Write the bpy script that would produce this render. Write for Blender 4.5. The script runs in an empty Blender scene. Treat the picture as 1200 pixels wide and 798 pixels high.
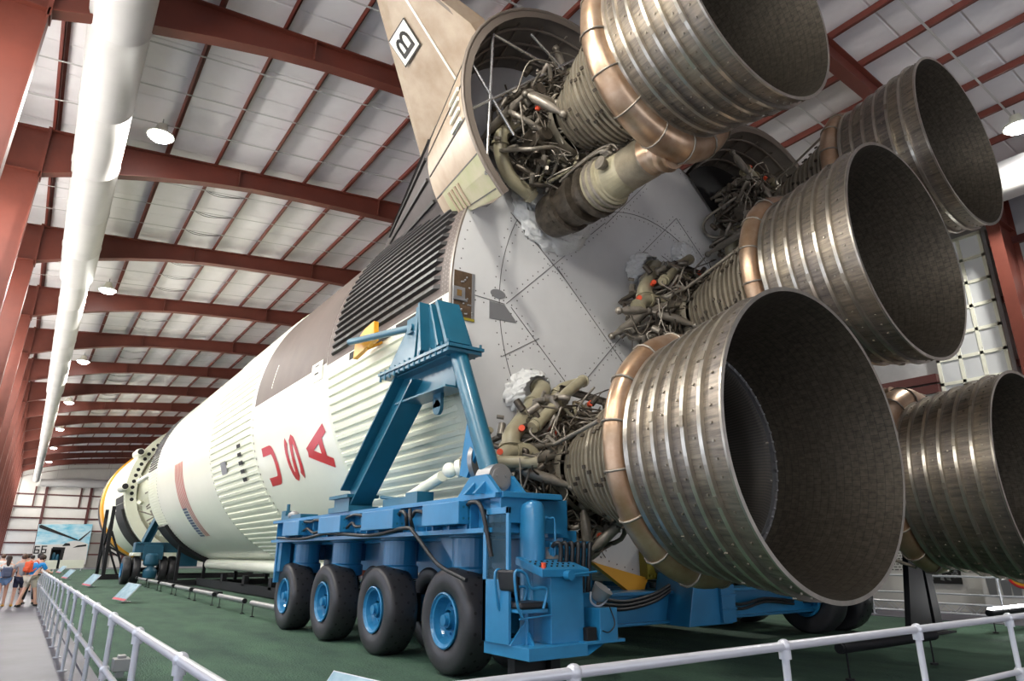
import bpy, math, random
from math import sin, cos, pi, radians as rad, atan2, hypot
from mathutils import Vector as V, Matrix

# ------------------------------------------------------------------ camera, light, exposure
H = 6.17                       # height of the rocket's axis
sc = bpy.context.scene
cam_d = bpy.data.cameras.new('camera'); cam = bpy.data.objects.new('camera', cam_d)
sc.collection.objects.link(cam); sc.camera = cam
YAW, PITCH = .6152, .3108
fw = V((sin(YAW)*cos(PITCH), cos(YAW)*cos(PITCH), sin(PITCH)))
rt = V((cos(YAW), -sin(YAW), 0)); upv = rt.cross(fw)
cam.matrix_world = Matrix(((rt.x, upv.x, -fw.x, -10.54), (rt.y, upv.y, -fw.y, -4.145), (rt.z, upv.z, -fw.z, H-4.547), (0, 0, 0, 1)))
cam_d.sensor_width = 36; cam_d.lens = 36*781.7/1200; cam_d.clip_start = .05; cam_d.clip_end = 400
sc.view_settings.view_transform = 'Standard'; sc.view_settings.look = 'None'
sc.view_settings.gamma = 1; sc.view_settings.use_curve_mapping = False
sc.view_settings.exposure = 0.1
LAMP_W = 1700                  # each high-bay lamp
WINDOW_E = 2.6                 # daylight in the low window strip of the left wall
REAR_FILL_E = 1.9                   # added fill: glowing panes in the unseen wall behind the camera
HIGH_FILL_E = 14.0                  # added glowing strip high in the left wall, brightens the ceiling
RIGHT_E = .1
sc.cycles.max_bounces = 8; sc.cycles.diffuse_bounces = 5; sc.cycles.glossy_bounces = 4
sc.cycles.sample_clamp_indirect = 6
w = bpy.data.worlds.new('sky'); sc.world = w; w.use_nodes = True
w.node_tree.nodes['Background'].inputs[0].default_value = (.55, .7, 1, 1)
w.node_tree.nodes['Background'].inputs[1].default_value = .6

# ------------------------------------------------------------------ helpers
R = random.Random(7)
def lin(c): return tuple(((x/255)/12.92 if x/255 <= .04045 else ((x/255+.055)/1.055)**2.4) for x in c)
def mat(name, rgb, rough=.5, metal=0., var=0., vscale=3., stretch=(1, 1, 1), bump=0., bscale=40., emit=0., spec=.5, coat=0., rgb2=None, alpha=1.):
    m = bpy.data.materials.new(name); m.use_nodes = True
    nt = m.node_tree; b = nt.nodes['Principled BSDF']; c = lin(rgb)
    b.inputs['Base Color'].default_value = (*c, 1); b.inputs['Roughness'].default_value = rough
    b.inputs['Metallic'].default_value = metal; b.inputs['Specular IOR Level'].default_value = spec
    b.inputs['Coat Weight'].default_value = coat; b.inputs['Coat Roughness'].default_value = .12
    if emit:
        b.inputs['Emission Color'].default_value = (*c, 1); b.inputs['Emission Strength'].default_value = emit
    if var or rgb2 or bump:
        tc = nt.nodes.new('ShaderNodeTexCoord'); mp = nt.nodes.new('ShaderNodeMapping'); mp.inputs['Scale'].default_value = stretch
        nt.links.new(tc.outputs['Object'], mp.inputs['Vector'])
    if var or rgb2:
        n = nt.nodes.new('ShaderNodeTexNoise'); n.inputs['Scale'].default_value = vscale; n.inputs['Detail'].default_value = 5
        n.inputs['Roughness'].default_value = .6
        r = nt.nodes.new('ShaderNodeValToRGB'); r.color_ramp.elements[0].position = .33; r.color_ramp.elements[1].position = .68
        c2 = lin(rgb2) if rgb2 else tuple(min(1, x*(1+var)) for x in c)
        c1 = c if rgb2 else tuple(x*(1-var) for x in c)
        r.color_ramp.elements[0].color = (*c1, 1); r.color_ramp.elements[1].color = (*c2, 1)
        nt.links.new(mp.outputs[0], n.inputs['Vector']); nt.links.new(n.outputs['Fac'], r.inputs[0]); nt.links.new(r.outputs[0], b.inputs['Base Color'])
    if bump:
        n2 = nt.nodes.new('ShaderNodeTexNoise'); n2.inputs['Scale'].default_value = bscale; n2.inputs['Detail'].default_value = 4
        bp = nt.nodes.new('ShaderNodeBump'); bp.inputs['Strength'].default_value = bump; bp.inputs['Distance'].default_value = .03
        nt.links.new(mp.outputs[0], n2.inputs['Vector']); nt.links.new(n2.outputs['Fac'], bp.inputs['Height']); nt.links.new(bp.outputs[0], b.inputs['Normal'])
    return m

class MB:
    """collects shapes in world (or local) coordinates and links them as one mesh object"""
    def __init__(s): s.v = []; s.f = []; s.m = []; s.sm = []; s.uv = []; s.mi = 0
    def add(s, vs, fs, smooth=False, uvs=None):
        o = len(s.v); s.v += [tuple(p) for p in vs]
        for k, f in enumerate(fs):
            s.f.append(tuple(i+o for i in f)); s.m.append(s.mi); s.sm.append(smooth)
            s.uv.append(uvs[k] if uvs else None)
        return s
    def box(s, a, b):
        (x0, y0, z0), (x1, y1, z1) = a, b
        x0, x1 = min(x0, x1), max(x0, x1); y0, y1 = min(y0, y1), max(y0, y1); z0, z1 = min(z0, z1), max(z0, z1)
        return s.add([(x0,y0,z0),(x1,y0,z0),(x1,y1,z0),(x0,y1,z0),(x0,y0,z1),(x1,y0,z1),(x1,y1,z1),(x0,y1,z1)],
              [(3,2,1,0),(4,5,6,7),(0,1,5,4),(1,2,6,5),(2,3,7,6),(3,0,4,7)])
    def beam(s, p, q, w_, h_, up=(0, 0, 1)):
        p, q = V(p), V(q); d = (q-p).normalized(); u = V(up); x = d.cross(u)
        if x.length < 1e-4: x = d.cross(V((1, 0, 0)))
        x.normalize(); u = x.cross(d)
        vs = [c + x*sx*w_/2 + u*sz*h_/2 for c in (p, q) for sx, sz in ((-1,-1),(1,-1),(1,1),(-1,1))]
        return s.add(vs, [(0,1,2,3),(7,6,5,4),(0,4,5,1),(1,5,6,2),(2,6,7,3),(3,7,4,0)])
    def ibeam(s, p, q, w_, h_, up=(0, 0, 1), t=.03):
        p, q = V(p), V(q); d = (q-p).normalized(); x = d.cross(V(up)).normalized(); u = x.cross(d)
        s.beam(p+u*(h_/2-t/2), q+u*(h_/2-t/2), w_, t, u); s.beam(p-u*(h_/2-t/2), q-u*(h_/2-t/2), w_, t, u)
        return s.beam(p, q, t, h_-t, u)
    def prism(s, pts, off):
        """polygon pts (3-D, planar) extruded by the vector off"""
        pts = [V(p) for p in pts]; o = V(off); n = len(pts)
        nn = V((0, 0, 0))
        for i in range(n): nn += pts[i].cross(pts[(i+1) % n])
        if nn.dot(o) > 0: pts.reverse()
        vs = pts+[p+o for p in pts]
        return s.add(vs, [tuple(range(n)), tuple(range(2*n-1, n-1, -1))]+[(i, n+i, n+(i+1) % n, (i+1) % n) for i in range(n)])
    def tube(s, path, r, seg=8, cap=True, smooth=True):
        P = [V(p) for p in path]; n = len(P); rs = r if isinstance(r, (list, tuple)) else [r]*n
        vs = []; fs = []; u = None
        for i in range(n):
            d = (P[min(i+1, n-1)]-P[max(i-1, 0)]).normalized()
            if u is None:
                u = d.cross(V((0, 0, 1)))
                if u.length < .1: u = d.cross(V((1, 0, 0)))
            u = (u-d*u.dot(d)).normalized(); b = d.cross(u)
            vs += [P[i]+(u*cos(2*pi*k/seg)+b*sin(2*pi*k/seg))*rs[i] for k in range(seg)]
        for i in range(n-1):
            for k in range(seg):
                a, b_ = i*seg+k, i*seg+(k+1) % seg; fs.append((a, b_, b_+seg, a+seg))
        s.add(vs, fs, smooth)
        if cap: s.add(vs[:seg], [tuple(range(seg-1, -1, -1))]); s.add(vs[-seg:], [tuple(range(seg))])
        return s
    def cyl(s, p, q, r, r2=None, seg=16): return s.tube([p, q], [r, r if r2 is None else r2], seg)
    def rev(s, prof, o=(0, 0, 0), seg=48, a0=0., a1=360., axis='y', smooth=True):
        """revolve (radius, along) about an axis through o"""
        full = abs(a1-a0) >= 359.9; n = seg if full else seg+1
        vs = []; fs = []; uvs = []
        for r, y in prof:
            for k in range(n):
                t = rad(a0+(a1-a0)*k/seg); c_, s_ = r*cos(t), r*sin(t)
                vs.append({'y': (o[0]+c_, o[1]+y, o[2]+s_), 'x': (o[0]+y, o[1]+c_, o[2]+s_), 'z': (o[0]+c_, o[1]+s_, o[2]+y)}[axis])
        L = [0]
        for i in range(1, len(prof)): L.append(L[-1]+hypot(prof[i][0]-prof[i-1][0], prof[i][1]-prof[i-1][1]))
        flip = axis in 'xz'
        for i in range(len(prof)-1):
            for k in range(seg):
                k2 = (k+1) % n
                q = (i*n+k, i*n+k2, (i+1)*n+k2, (i+1)*n+k); u0, u1 = k/seg, (k+1)/seg
                t = [(u0, L[i]), (u1, L[i]), (u1, L[i+1]), (u0, L[i+1])]
                if flip: q = q[::-1]; t = t[::-1]
                fs.append(q); uvs.append(t)
        return s.add(vs, fs, smooth, uvs)
    def disc(s, c, r, n, seg=8):
        c, n = V(c), V(n).normalized(); u = n.orthogonal().normalized(); b = n.cross(u)
        return s.add([c+(u*cos(2*pi*k/seg)+b*sin(2*pi*k/seg))*r for k in range(seg)], [tuple(range(seg))])
    def ball(s, c, r, seg=12, rings=7, sc_=(1, 1, 1)):
        vs = []; fs = []
        for i in range(rings+1):
            a = pi*i/rings
            for k in range(seg):
                t = 2*pi*k/seg; vs.append((c[0]+r*sc_[0]*sin(a)*cos(t), c[1]+r*sc_[1]*sin(a)*sin(t), c[2]+r*sc_[2]*cos(a)))
        for i in range(rings):
            for k in range(seg): fs.append((i*seg+k, (i+1)*seg+k, (i+1)*seg+(k+1) % seg, i*seg+(k+1) % seg))
        return s.add(vs, fs, True)
    def build(s, name, mats, parent=None, bevel=0, loc=None):
        me = bpy.data.meshes.new(name); off = V((0, 0, 0)); p = parent
        while p is not None: off += p.location; p = p.parent
        if loc is not None: off = V(loc)
        me.from_pydata([tuple(V(v)-off) for v in s.v], [], s.f)
        for m in (mats if isinstance(mats, (list, tuple)) else [mats]): me.materials.append(m)
        me.polygons.foreach_set('material_index', s.m); me.polygons.foreach_set('use_smooth', s.sm)
        if any(u for u in s.uv):
            l = me.uv_layers.new(name='UVMap')
            for p_, u in zip(me.polygons, s.uv):
                if u:
                    for li, t in zip(p_.loop_indices, u): l.data[li].uv = t
        me.update()
        o = bpy.data.objects.new(name, me); sc.collection.objects.link(o)
        if parent: o.parent = parent
        elif loc is not None: o.location = loc
        if bevel:
            b = o.modifiers.new('bevel', 'BEVEL'); b.width = bevel; b.segments = 2; b.limit_method = 'ANGLE'; b.angle_limit = rad(40)
        return o

def thing(name, label, cat, loc=(0, 0, 0), group=None):
    o = bpy.data.objects.new(name, None); sc.collection.objects.link(o); o.location = loc
    o.empty_display_size = .1
    return tag(o, label, cat, group)
def tag(o, label=None, cat=None, group=None, kind=None):
    if label: o['label'] = label
    if cat: o['category'] = cat
    if group: o['group'] = group
    if kind: o['kind'] = kind
    return o
def struct(mb, name, m, **k): return tag(mb.build(name, m, **k), kind='structure')
def kids(o): return [c for c in bpy.data.objects if c.parent == o]
def copy_tree(o, parent=None):
    c = o.copy(); sc.collection.objects.link(c)
    if parent: c.parent = parent
    for ch in kids(o): copy_tree(ch, c)
    return c
def spline(pts, n=6):
    P = [V(p) for p in pts]; P = [P[0]*2-P[1]]+P+[P[-1]*2-P[-2]]; out = []
    for i in range(1, len(P)-2):
        for k in range(n):
            t = k/n; a, b, c, d = P[i-1], P[i], P[i+1], P[i+2]
            out.append(.5*((2*b)+(c-a)*t+(2*a-5*b+4*c-d)*t*t+(3*b-a-3*c+d)*t**3))
    return out+[P[-2]]
def cp(r, az, y, zc=None):
    """a point on the rocket's cylinder"""
    return V((r*cos(rad(az)), y, (H if zc is None else zc)+r*sin(rad(az))))

# ------------------------------------------------------------------ materials
M = {}
M['steel'] = mat('red_primer_steel', (100, 47, 35), .5, var=.12, vscale=1.5)
M['purlin'] = mat('red_purlin', (108, 50, 40), .5, var=.1)
M['girt'] = mat('dark_red_girt', (82, 40, 38), .5)
M['concrete'] = mat('polished_concrete', (92, 90, 99), .5, var=.18, vscale=.7, bump=.03, bscale=3, spec=.22)
M['white_wall'] = mat('white_wall_liner', (214, 212, 206), .6, var=.05, vscale=.6)
M['grey_wall'] = mat('grey_wall_liner', (176, 176, 178), .6, var=.05)
M['white_paint'] = mat('white_rocket_paint', (238, 238, 222), .3, var=.025, vscale=.5, coat=.35)
M['cream_paint'] = mat('cream_rocket_paint', (228, 229, 208), .4, var=.04, vscale=1)
M['plate_white'] = mat('closure_panel_white', (208, 207, 204), .38, var=.06, vscale=.8)
M['seam'] = mat('panel_seam', (92, 89, 86), .7)
M['black_paint'] = mat('weathered_black_paint', (96, 85, 80), .6, var=.1, vscale=1.2, spec=.3)
M['nose_grey'] = mat('dark_grey_fairing_paint', (74, 67, 66), .6, var=.1, spec=.3)
M['black_rib'] = mat('black_rib_paint', (44, 41, 40), .5)
M['dark'] = mat('dark_interior', (26, 25, 25), .7)
M['tan'] = mat('tan_aged_fin_paint', (156, 135, 112), .45, rgb2=(182, 166, 146), vscale=1.1, stretch=(1.5, 1, .6))
M['fairing_in'] = mat('fairing_inner_skin', (104, 97, 90), .55, var=.15)
M['rim_metal'] = mat('fairing_rim_metal', (120, 110, 100), .45, .3)
M['green_primer'] = mat('green_primer_panel', (158, 160, 116), .48, rgb2=(178, 170, 146), vscale=1.5)
M['red_letter'] = mat('red_lettering', (196, 38, 42), .3, coat=.35)
M['flag_red'] = mat('flag_red', (206, 106, 98), .35, coat=.3)
M['flag_blue'] = mat('flag_blue', (58, 84, 122), .35, coat=.3)
M['blue'] = mat('blue_equipment_paint', (36, 118, 164), .38, var=.1, vscale=2.2, coat=.25)
M['blue_dark'] = mat('teal_strut_paint', (26, 94, 118), .4, var=.1, vscale=2.2, coat=.25)
M['yellow'] = mat('yellow_bracket_paint', (226, 160, 40), .45)
M['yellow_dull'] = mat('olive_yellow_bracket', (150, 136, 40), .5)
M['tire'] = mat('tire_rubber', (50, 49, 52), .4, var=.15, vscale=5)
M['black_steel'] = mat('black_steel', (24, 24, 27), .6, spec=.3)
M['rubber_hose'] = mat('black_hose', (30, 30, 32), .5)
M['alu'] = mat('painted_aluminium_rail', (202, 204, 209), .3, .25)
M['bright_metal'] = mat('bright_metal', (190, 190, 188), .25, .9)
M['galv'] = mat('galvanised_metal', (150, 150, 150), .4, .6)
M['duct_white'] = mat('white_fabric_duct', (178, 176, 174), .55, var=.04, vscale=1.2)
M['olive'] = mat('olive_duct_paint', (152, 144, 118), .42, var=.12, vscale=4)
M['pipe_grey'] = mat('aged_grey_pipe', (138, 130, 118), .42, .45, var=.25, vscale=6)
M['pipe_dark'] = mat('dark_aged_metal', (84, 76, 66), .45, .6, var=.35, vscale=7)
M['copper'] = mat('heat_tinted_manifold', (168, 134, 104), .32, .75, rgb2=(196, 172, 148), vscale=2.5)
M['blanket'] = mat('white_insulation_blanket', (226, 226, 222), .5, bump=.8, bscale=9)
M['orange'] = mat('red_orange_cap', (226, 84, 48), .5)
M['lens'] = mat('lamp_lens', (255, 255, 255), .3, emit=50)
M['vinyl'] = mat('black_seat_vinyl', (34, 34, 38), .4)
M['slate_blue'] = mat('slate_blue_dolly_paint', (34, 84, 106), .4, var=.1)
M['sign_blue'] = mat('info_sign_face', (118, 152, 168), .45, rgb2=(160, 184, 194), vscale=5)
M['sign_red'] = mat('sign_red_band', (200, 90, 100), .4)

def uvmat(name, build):
    m = bpy.data.materials.new(name); m.use_nodes = True; nt = m.node_tree; b = nt.nodes['Principled BSDF']
    tc = nt.nodes.new('ShaderNodeTexCoord'); build(nt, b, tc.outputs['UV']); return m
def bell(nt, b, uv):
    # lengthwise streaks of heat tint, overlapping shingles around the bell
    mp = nt.nodes.new('ShaderNodeMapping'); mp.inputs['Scale'].default_value = (150, 1.4, 1); nt.links.new(uv, mp.inputs[0])
    n = nt.nodes.new('ShaderNodeTexNoise'); n.inputs['Scale'].default_value = 1; n.inputs['Detail'].default_value = 6; n.inputs['Roughness'].default_value = .7
    nt.links.new(mp.outputs[0], n.inputs['Vector'])
    r = nt.nodes.new('ShaderNodeValToRGB'); e = r.color_ramp.elements
    e[0].position = .3; e[0].color = (*lin((98, 93, 90)), 1); e[1].position = .72; e[1].color = (*lin((180, 171, 156)), 1)
    nt.links.new(n.outputs['Fac'], r.inputs[0])
    n2 = nt.nodes.new('ShaderNodeTexNoise'); n2.inputs['Scale'].default_value = 4; nt.links.new(uv, n2.inputs['Vector'])
    r2 = nt.nodes.new('ShaderNodeValToRGB'); e2 = r2.color_ramp.elements
    e2[0].position = .35; e2[0].color = (.8, .78, .82, 1); e2[1].position = .65; e2[1].color = (1, .95, .86, 1); nt.links.new(n2.outputs['Fac'], r2.inputs[0])
    mx = nt.nodes.new('ShaderNodeMix'); mx.data_type = 'RGBA'; mx.blend_type = 'MULTIPLY'; mx.inputs[0].default_value = 1
    nt.links.new(r.outputs[0], mx.inputs[6]); nt.links.new(r2.outputs[0], mx.inputs[7]); nt.links.new(mx.outputs[2], b.inputs['Base Color'])
    b.inputs['Metallic'].default_value = .8; b.inputs['Roughness'].default_value = .44
def lining(nt, b, uv):
    mp = nt.nodes.new('ShaderNodeMapping'); mp.inputs['Scale'].default_value = (11, 1, 1); nt.links.new(uv, mp.inputs[0])
    k = nt.nodes.new('ShaderNodeTexBrick'); k.inputs['Scale'].default_value = 5.5; k.inputs['Mortar Size'].default_value = .03
    k.inputs['Color1'].default_value = (*lin((92, 85, 73)), 1); k.inputs['Color2'].default_value = (*lin((84, 77, 66)), 1); k.inputs['Mortar'].default_value = (*lin((66, 61, 53)), 1)
    k.inputs['Brick Width'].default_value = .5; k.inputs['Row Height'].default_value = .55; k.inputs['Mortar Smooth'].default_value = .6
    nt.links.new(mp.outputs[0], k.inputs['Vector'])
    n = nt.nodes.new('ShaderNodeTexNoise'); n.inputs['Scale'].default_value = 14; n.inputs['Detail'].default_value = 6; nt.links.new(mp.outputs[0], n.inputs['Vector'])
    r = nt.nodes.new('ShaderNodeValToRGB'); r.color_ramp.elements[0].position = .35; r.color_ramp.elements[0].color = (.62, .6, .58, 1); r.color_ramp.elements[1].position = .6
    nt.links.new(n.outputs['Fac'], r.inputs[0])
    mx = nt.nodes.new('ShaderNodeMix'); mx.data_type = 'RGBA'; mx.blend_type = 'MULTIPLY'; mx.inputs[0].default_value = 1
    nt.links.new(k.outputs['Color'], mx.inputs[6]); nt.links.new(r.outputs[0], mx.inputs[7]); nt.links.new(mx.outputs[2], b.inputs['Base Color'])
    bp = nt.nodes.new('ShaderNodeBump'); bp.inputs['Strength'].default_value = .25; bp.inputs['Distance'].default_value = .01
    nt.links.new(k.outputs['Fac'], bp.inputs['Height']); bp.invert = True; nt.links.new(bp.outputs[0], b.inputs['Normal'])
    b.inputs['Metallic'].default_value = .5; b.inputs['Roughness'].default_value = .55
def tubes(nt, b, uv):
    # the tube-walled chamber seen from inside
    mp = nt.nodes.new('ShaderNodeMapping'); mp.inputs['Scale'].default_value = (1, .01, 1); nt.links.new(uv, mp.inputs[0])
    wv = nt.nodes.new('ShaderNodeTexWave'); wv.inputs['Scale'].default_value = 60; wv.bands_direction = 'X'; nt.links.new(mp.outputs[0], wv.inputs['Vector'])
    r = nt.nodes.new('ShaderNodeValToRGB'); r.color_ramp.elements[0].color = (*lin((46, 43, 38)), 1); r.color_ramp.elements[1].color = (*lin((66, 61, 54)), 1)
    nt.links.new(wv.outputs['Fac'], r.inputs[0]); nt.links.new(r.outputs[0], b.inputs['Base Color'])
    b.inputs['Metallic'].default_value = .5; b.inputs['Roughness'].default_value = .5
M['bolt'] = mat('band_bolts', (150, 142, 128), .4, .8)
M['bell'] = uvmat('bell_metal', bell); M['lining'] = uvmat('bell_lining', lining); M['tubes'] = uvmat('chamber_tubes', tubes)
M['band'] = mat('polished_band', (186, 180, 168), .3, .9, var=.15, vscale=6)
M['chamber'] = mat('chamber_band_metal', (146, 138, 122), .42, .5, rgb2=(172, 162, 142), vscale=5)

def ceiling_mat():
    m = mat('ceiling_insulation', (224, 221, 222), .55, var=.05, vscale=.5)
    nt = m.node_tree; b = nt.nodes['Principled BSDF']; tc = nt.nodes.new('ShaderNodeTexCoord')
    # sagging insulation sheets with a tab seam every 1.2 m
    sx = nt.nodes.new('ShaderNodeSeparateXYZ'); nt.links.new(tc.outputs['Object'], sx.inputs[0])
    a = nt.nodes.new('ShaderNodeMath'); a.operation = 'MULTIPLY'; a.inputs[1].default_value = 1/1.22; nt.links.new(sx.outputs['Y'], a.inputs[0])
    fr = nt.nodes.new('ShaderNodeMath'); fr.operation = 'PINGPONG'; fr.inputs[1].default_value = .5; nt.links.new(a.outputs[0], fr.inputs[0])
    sm = nt.nodes.new('ShaderNodeMapRange'); sm.inputs[1].default_value = .0; sm.inputs[2].default_value = .035; nt.links.new(fr.outputs[0], sm.inputs[0])
    n = nt.nodes.new('ShaderNodeTexNoise'); n.inputs['Scale'].default_value = 1.4; nt.links.new(tc.outputs['Object'], n.inputs['Vector'])
    ad = nt.nodes.new('ShaderNodeMath'); ad.operation = 'MULTIPLY_ADD'; ad.inputs[1].default_value = 2.0; nt.links.new(n.outputs['Fac'], ad.inputs[0]); nt.links.new(sm.outputs[0], ad.inputs[2])
    bp = nt.nodes.new('ShaderNodeBump'); bp.inputs['Strength'].default_value = .6; bp.inputs['Distance'].default_value = .05
    nt.links.new(ad.outputs[0], bp.inputs['Height']); nt.links.new(bp.outputs[0], b.inputs['Normal'])
    return m
M['ceiling'] = ceiling_mat()
def turf_mat():
    m = mat('artificial_turf', (42, 70, 56), .9, rgb2=(66, 98, 76), vscale=1.3, stretch=(1, .35, 1), bump=1.0, bscale=38)
    return m
M['turf'] = turf_mat()
M['pane'] = mat('daylit_window_glass', (226, 236, 255), .3, emit=WINDOW_E)
M['high_fill'] = mat('added_high_fill_glow', (255, 252, 246), .3, emit=HIGH_FILL_E)
M['rear_fill'] = mat('added_rear_fill_glow', (240, 244, 255), .3, emit=REAR_FILL_E)
M['pane_right'] = mat('translucent_window_pane', (196, 198, 200), .35, emit=RIGHT_E)

# ------------------------------------------------------------------ building
BAY = 6.85; Y0, Y1, XW = -18.2, 105.0, 13.35
ztop = lambda x: 13.95-.105*abs(x)           # underside of the purlins
b = MB(); b.box((-XW, Y0, -.3), (XW, Y1, -.06)); b.box((-XW, Y0, -.06), (-9.36, Y1, 0)); b.box((9.52, Y0, -.06), (XW, Y1, 0)); b.box((-9.36, Y0, -.06), (9.52, -1.06, 0)); b.box((-9.36, 92, -.06), (9.52, Y1, 0)); struct(b, 'floor', M['concrete'])
b = MB()
for s in (-1, 1):
    b.prism([(0, Y0, ztop(0)+.24), (s*XW, Y0, ztop(XW)+.24), (s*XW, Y0, ztop(XW)+.4), (0, Y0, ztop(0)+.4)], (0, Y1-Y0, 0))
struct(b, 'ceiling', M['ceiling'])
ys = [16+BAY*k for k in range(-4, 14)]
def win_wall(name, s, m):
    """side wall with a strip of windows; the left one carries daylight"""
    b = MB()
    if s < 0:
        b.box((-XW, Y0, 0), (-XW-.2, Y1, .95)); b.box((-XW, Y0, 4.25), (-XW-.2, Y1, 8.4)); b.box((-XW, Y0, 10.6), (-XW-.2, Y1, ztop(XW)+.3))
        for y in ys: b.box((-XW, y-.35, .9), (-XW-.2, y+.35, 10.7))
        b.box((-XW, Y0, .9), (-XW-.2, ys[0]-.3, 10.7))
    else:
        b.box((XW, Y0, 0), (XW+.2, Y1, ztop(XW)+.3))
    return struct(b, name, m)
win_wall('wall_left', -1, M['white_wall']); win_wall('wall_right', 1, M['grey_wall'])
for i, y in enumerate(ys):
    y1 = min(y+BAY-.35, Y1-.05)
    for z0, z1, n, pm in ((.95, 4.25, i+1, 'pane'), (8.4, 10.6, 50+i, 'high_fill')):  # lower row is the window strip, upper row is added fill light
        f = MB(); f.box((-XW-.12, y+.3, z0-.03), (-XW+.04, y1+.05, z0+.04)); f.box((-XW-.12, y+.3, z1-.05), (-XW+.04, y1+.05, z1+.03))
        for k in range(6):
            yy = y+.35+(y1-y-.35)*k/5; f.box((-XW-.12, yy-.04, z0), (-XW+.04, yy+.04, z1))
        fo = struct(f, 'window_%d' % n, M['alu'])
        p = MB(); p.box((-XW-.1, y+.35, z0+.02), (-XW-.06, y1, z1-.03)); p.build('pane', M[pm], fo)
# wall behind the camera; its glowing windows are added as unseen fill light
b = MB(); b.box((-XW, Y0, 0), (XW, Y0-.2, 1)); b.box((-XW, Y0, 8.5), (XW, Y0-.2, 14.3))
for k in (0, 6): x = -XW+.2+k*4.4; b.box((x-.5, Y0, .9), (x+.5, Y0-.2, 8.6))
struct(b, 'wall_back', M['white_wall'])
for k in range(6):
    x = -XW+.2+k*4.4
    f = MB()
    for xx in (x+.03, x+2.2, x+4.37): f.box((xx-.03, Y0-.12, 1), (xx+.05, Y0+.03, 8.5))
    for zz in (1, 3.5, 6, 8.5): f.box((x+.03, Y0-.12, zz-.03), (x+4.37, Y0+.03, zz+.03))
    fo = struct(f, 'window_%d' % (30+k), M['alu'])
    p = MB(); p.box((x+.05, Y0-.1, 1), (x+4.35, Y0-.06, 8.5)); p.build('pane', M['rear_fill'], fo)
# far end wall: white liner panels behind dark girts and posts
b = MB(); b.box((-XW, Y1, 0), (XW, Y1+.2, 14.3)); struct(b, 'wall_far', M['white_wall'])
trim = 0
def girt(mb, m='girt'):
    global trim
    trim += 1; return struct(mb, 'trim_%d' % trim, M[m])
for z in (1.65, 3.1, 4.65, 6.2, 7.6, 9.2): girt(MB().box((-XW, Y1-.16, z-.09), (XW, Y1-.01, z+.09)))
for x in (-8.8, -3.75, 1.3, 6.4): girt(MB().box((x-.16, Y1-.26, 0), (x+.16, Y1-.02, 11)))
for x in (-4.9, -10.0): girt(MB().box((x-.09, Y1-.22, 7.5), (x+.09, Y1-.02, 10.2)))
# right wall girts, and the left wall's
for z in (2.3, 4.6, 7.15, 9.2, 11.0): girt(MB().box((XW-.2, Y0, z-.11), (XW-.01, Y1, z+.11)))
for z in (5.5, 8.0, 11.4): girt(MB().box((-XW+.2, Y0, z-.11), (-XW+.01, Y1, z+.11)))
# steel frames
def frame(y):
    b = MB(); t = .02
    for s in (-1, 1):
        X = lambda x: s*x
        # column web, flanges
        b.prism([(X(12.2), y-t, 0), (X(13.2), y-t, 0), (X(13.2), y-t, ztop(13.2)), (X(11.84), y-t, ztop(11.84)), (X(11.84), y-t, 11.36)], (0, 2*t, 0))
        b.beam((X(12.19), y, 0), (X(11.84), y, 11.38), .34, .035, (s, 0, 0)); b.beam((X(13.22), y, 0), (X(13.22), y, 12.55), .34, .035, (1, 0, 0))
        # stiffener and end plate at the knee
        b.box((X(11.8), y-.17, 11.2), (X(11.88), y+.17, 12.75)); b.beam((X(11.85), y, 11.36), (X(13.2), y, 11.3), .3, .03)
        # rafter web with its haunch
        bot = [(11.82, 11.36), (11.1, 11.62), (10.2, 11.88), (9.0, 12.2), (7.85, 12.46), (6.5, 12.68), (5.0, 12.84), (3.3, 12.98), (1.5, 13.1), (0, 13.16)]
        b.prism([(X(p[0]), y-t, p[1]) for p in bot]+[(X(0), y-t, ztop(0)), (X(11.82), y-t, ztop(11.82))], (0, 2*t, 0))
        for p, q in zip(bot, bot[1:]): b.beam((X(p[0]), y, p[1]), (X(q[0]), y, q[1]), .3, .03)
        b.beam((X(13.25), y, ztop(13.25)-.02), (0, y, ztop(0)-.02), .3, .03)
        # web splice plates
        for x in (6.9, 2.2): b.box((X(x)-.012, y-.15, 12.66 if x > 5 else 13.08), (X(x)+.012, y+.15, ztop(x)-.03))
    o = struct(b, 'steel_frame', M['steel']); return o
for y in ys: frame(y)
# purlins and the white straps under them
for s in (-1, 1):
    for k in range(10):
        x = s*(.72+1.375*k)
        if abs(x) > 13.2: continue
        b = MB(); z = ztop(x)
        b.box((x-.012, Y0, z), (x+.012, Y1, z+.22)); b.box((x-.08, Y0, z), (x+.012, Y1, z+.014)); b.box((x-.012, Y0, z+.21), (x+.08, Y1, z+.224))
        struct(b, 'roof_purlin', M['purlin'])
for y in ys[:-1]:
    for k in range(1, 4):
        yy = y+BAY*k/4
        if yy < -3 or yy > 70: continue
        for s in (-1, 1):
            struct(MB().beam((0, yy, ztop(0)-.012), (s*13.2, yy, ztop(13.2)-.012), .055, .006), 'roof_strap', M['duct_white'])

# loose wires drooping between two purlins
for y in ys[4:11]:
    for k in (1, 2, 3):
        yy = y+BAY*k/4+.05; x0, x1 = -7.58, -6.22
        for e, sg_ in ((0, .1), (.06, .16)):
            P = [V((x0+(x1-x0)*t/8, yy+e*sin(t*.9), ztop(x0+(x1-x0)*t/8)+.03-sg_*(1-((t-4)/4)**2))) for t in range(9)]
            struct(MB().tube(P, .011, 5), 'loose_wire', M['seam'])
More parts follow.
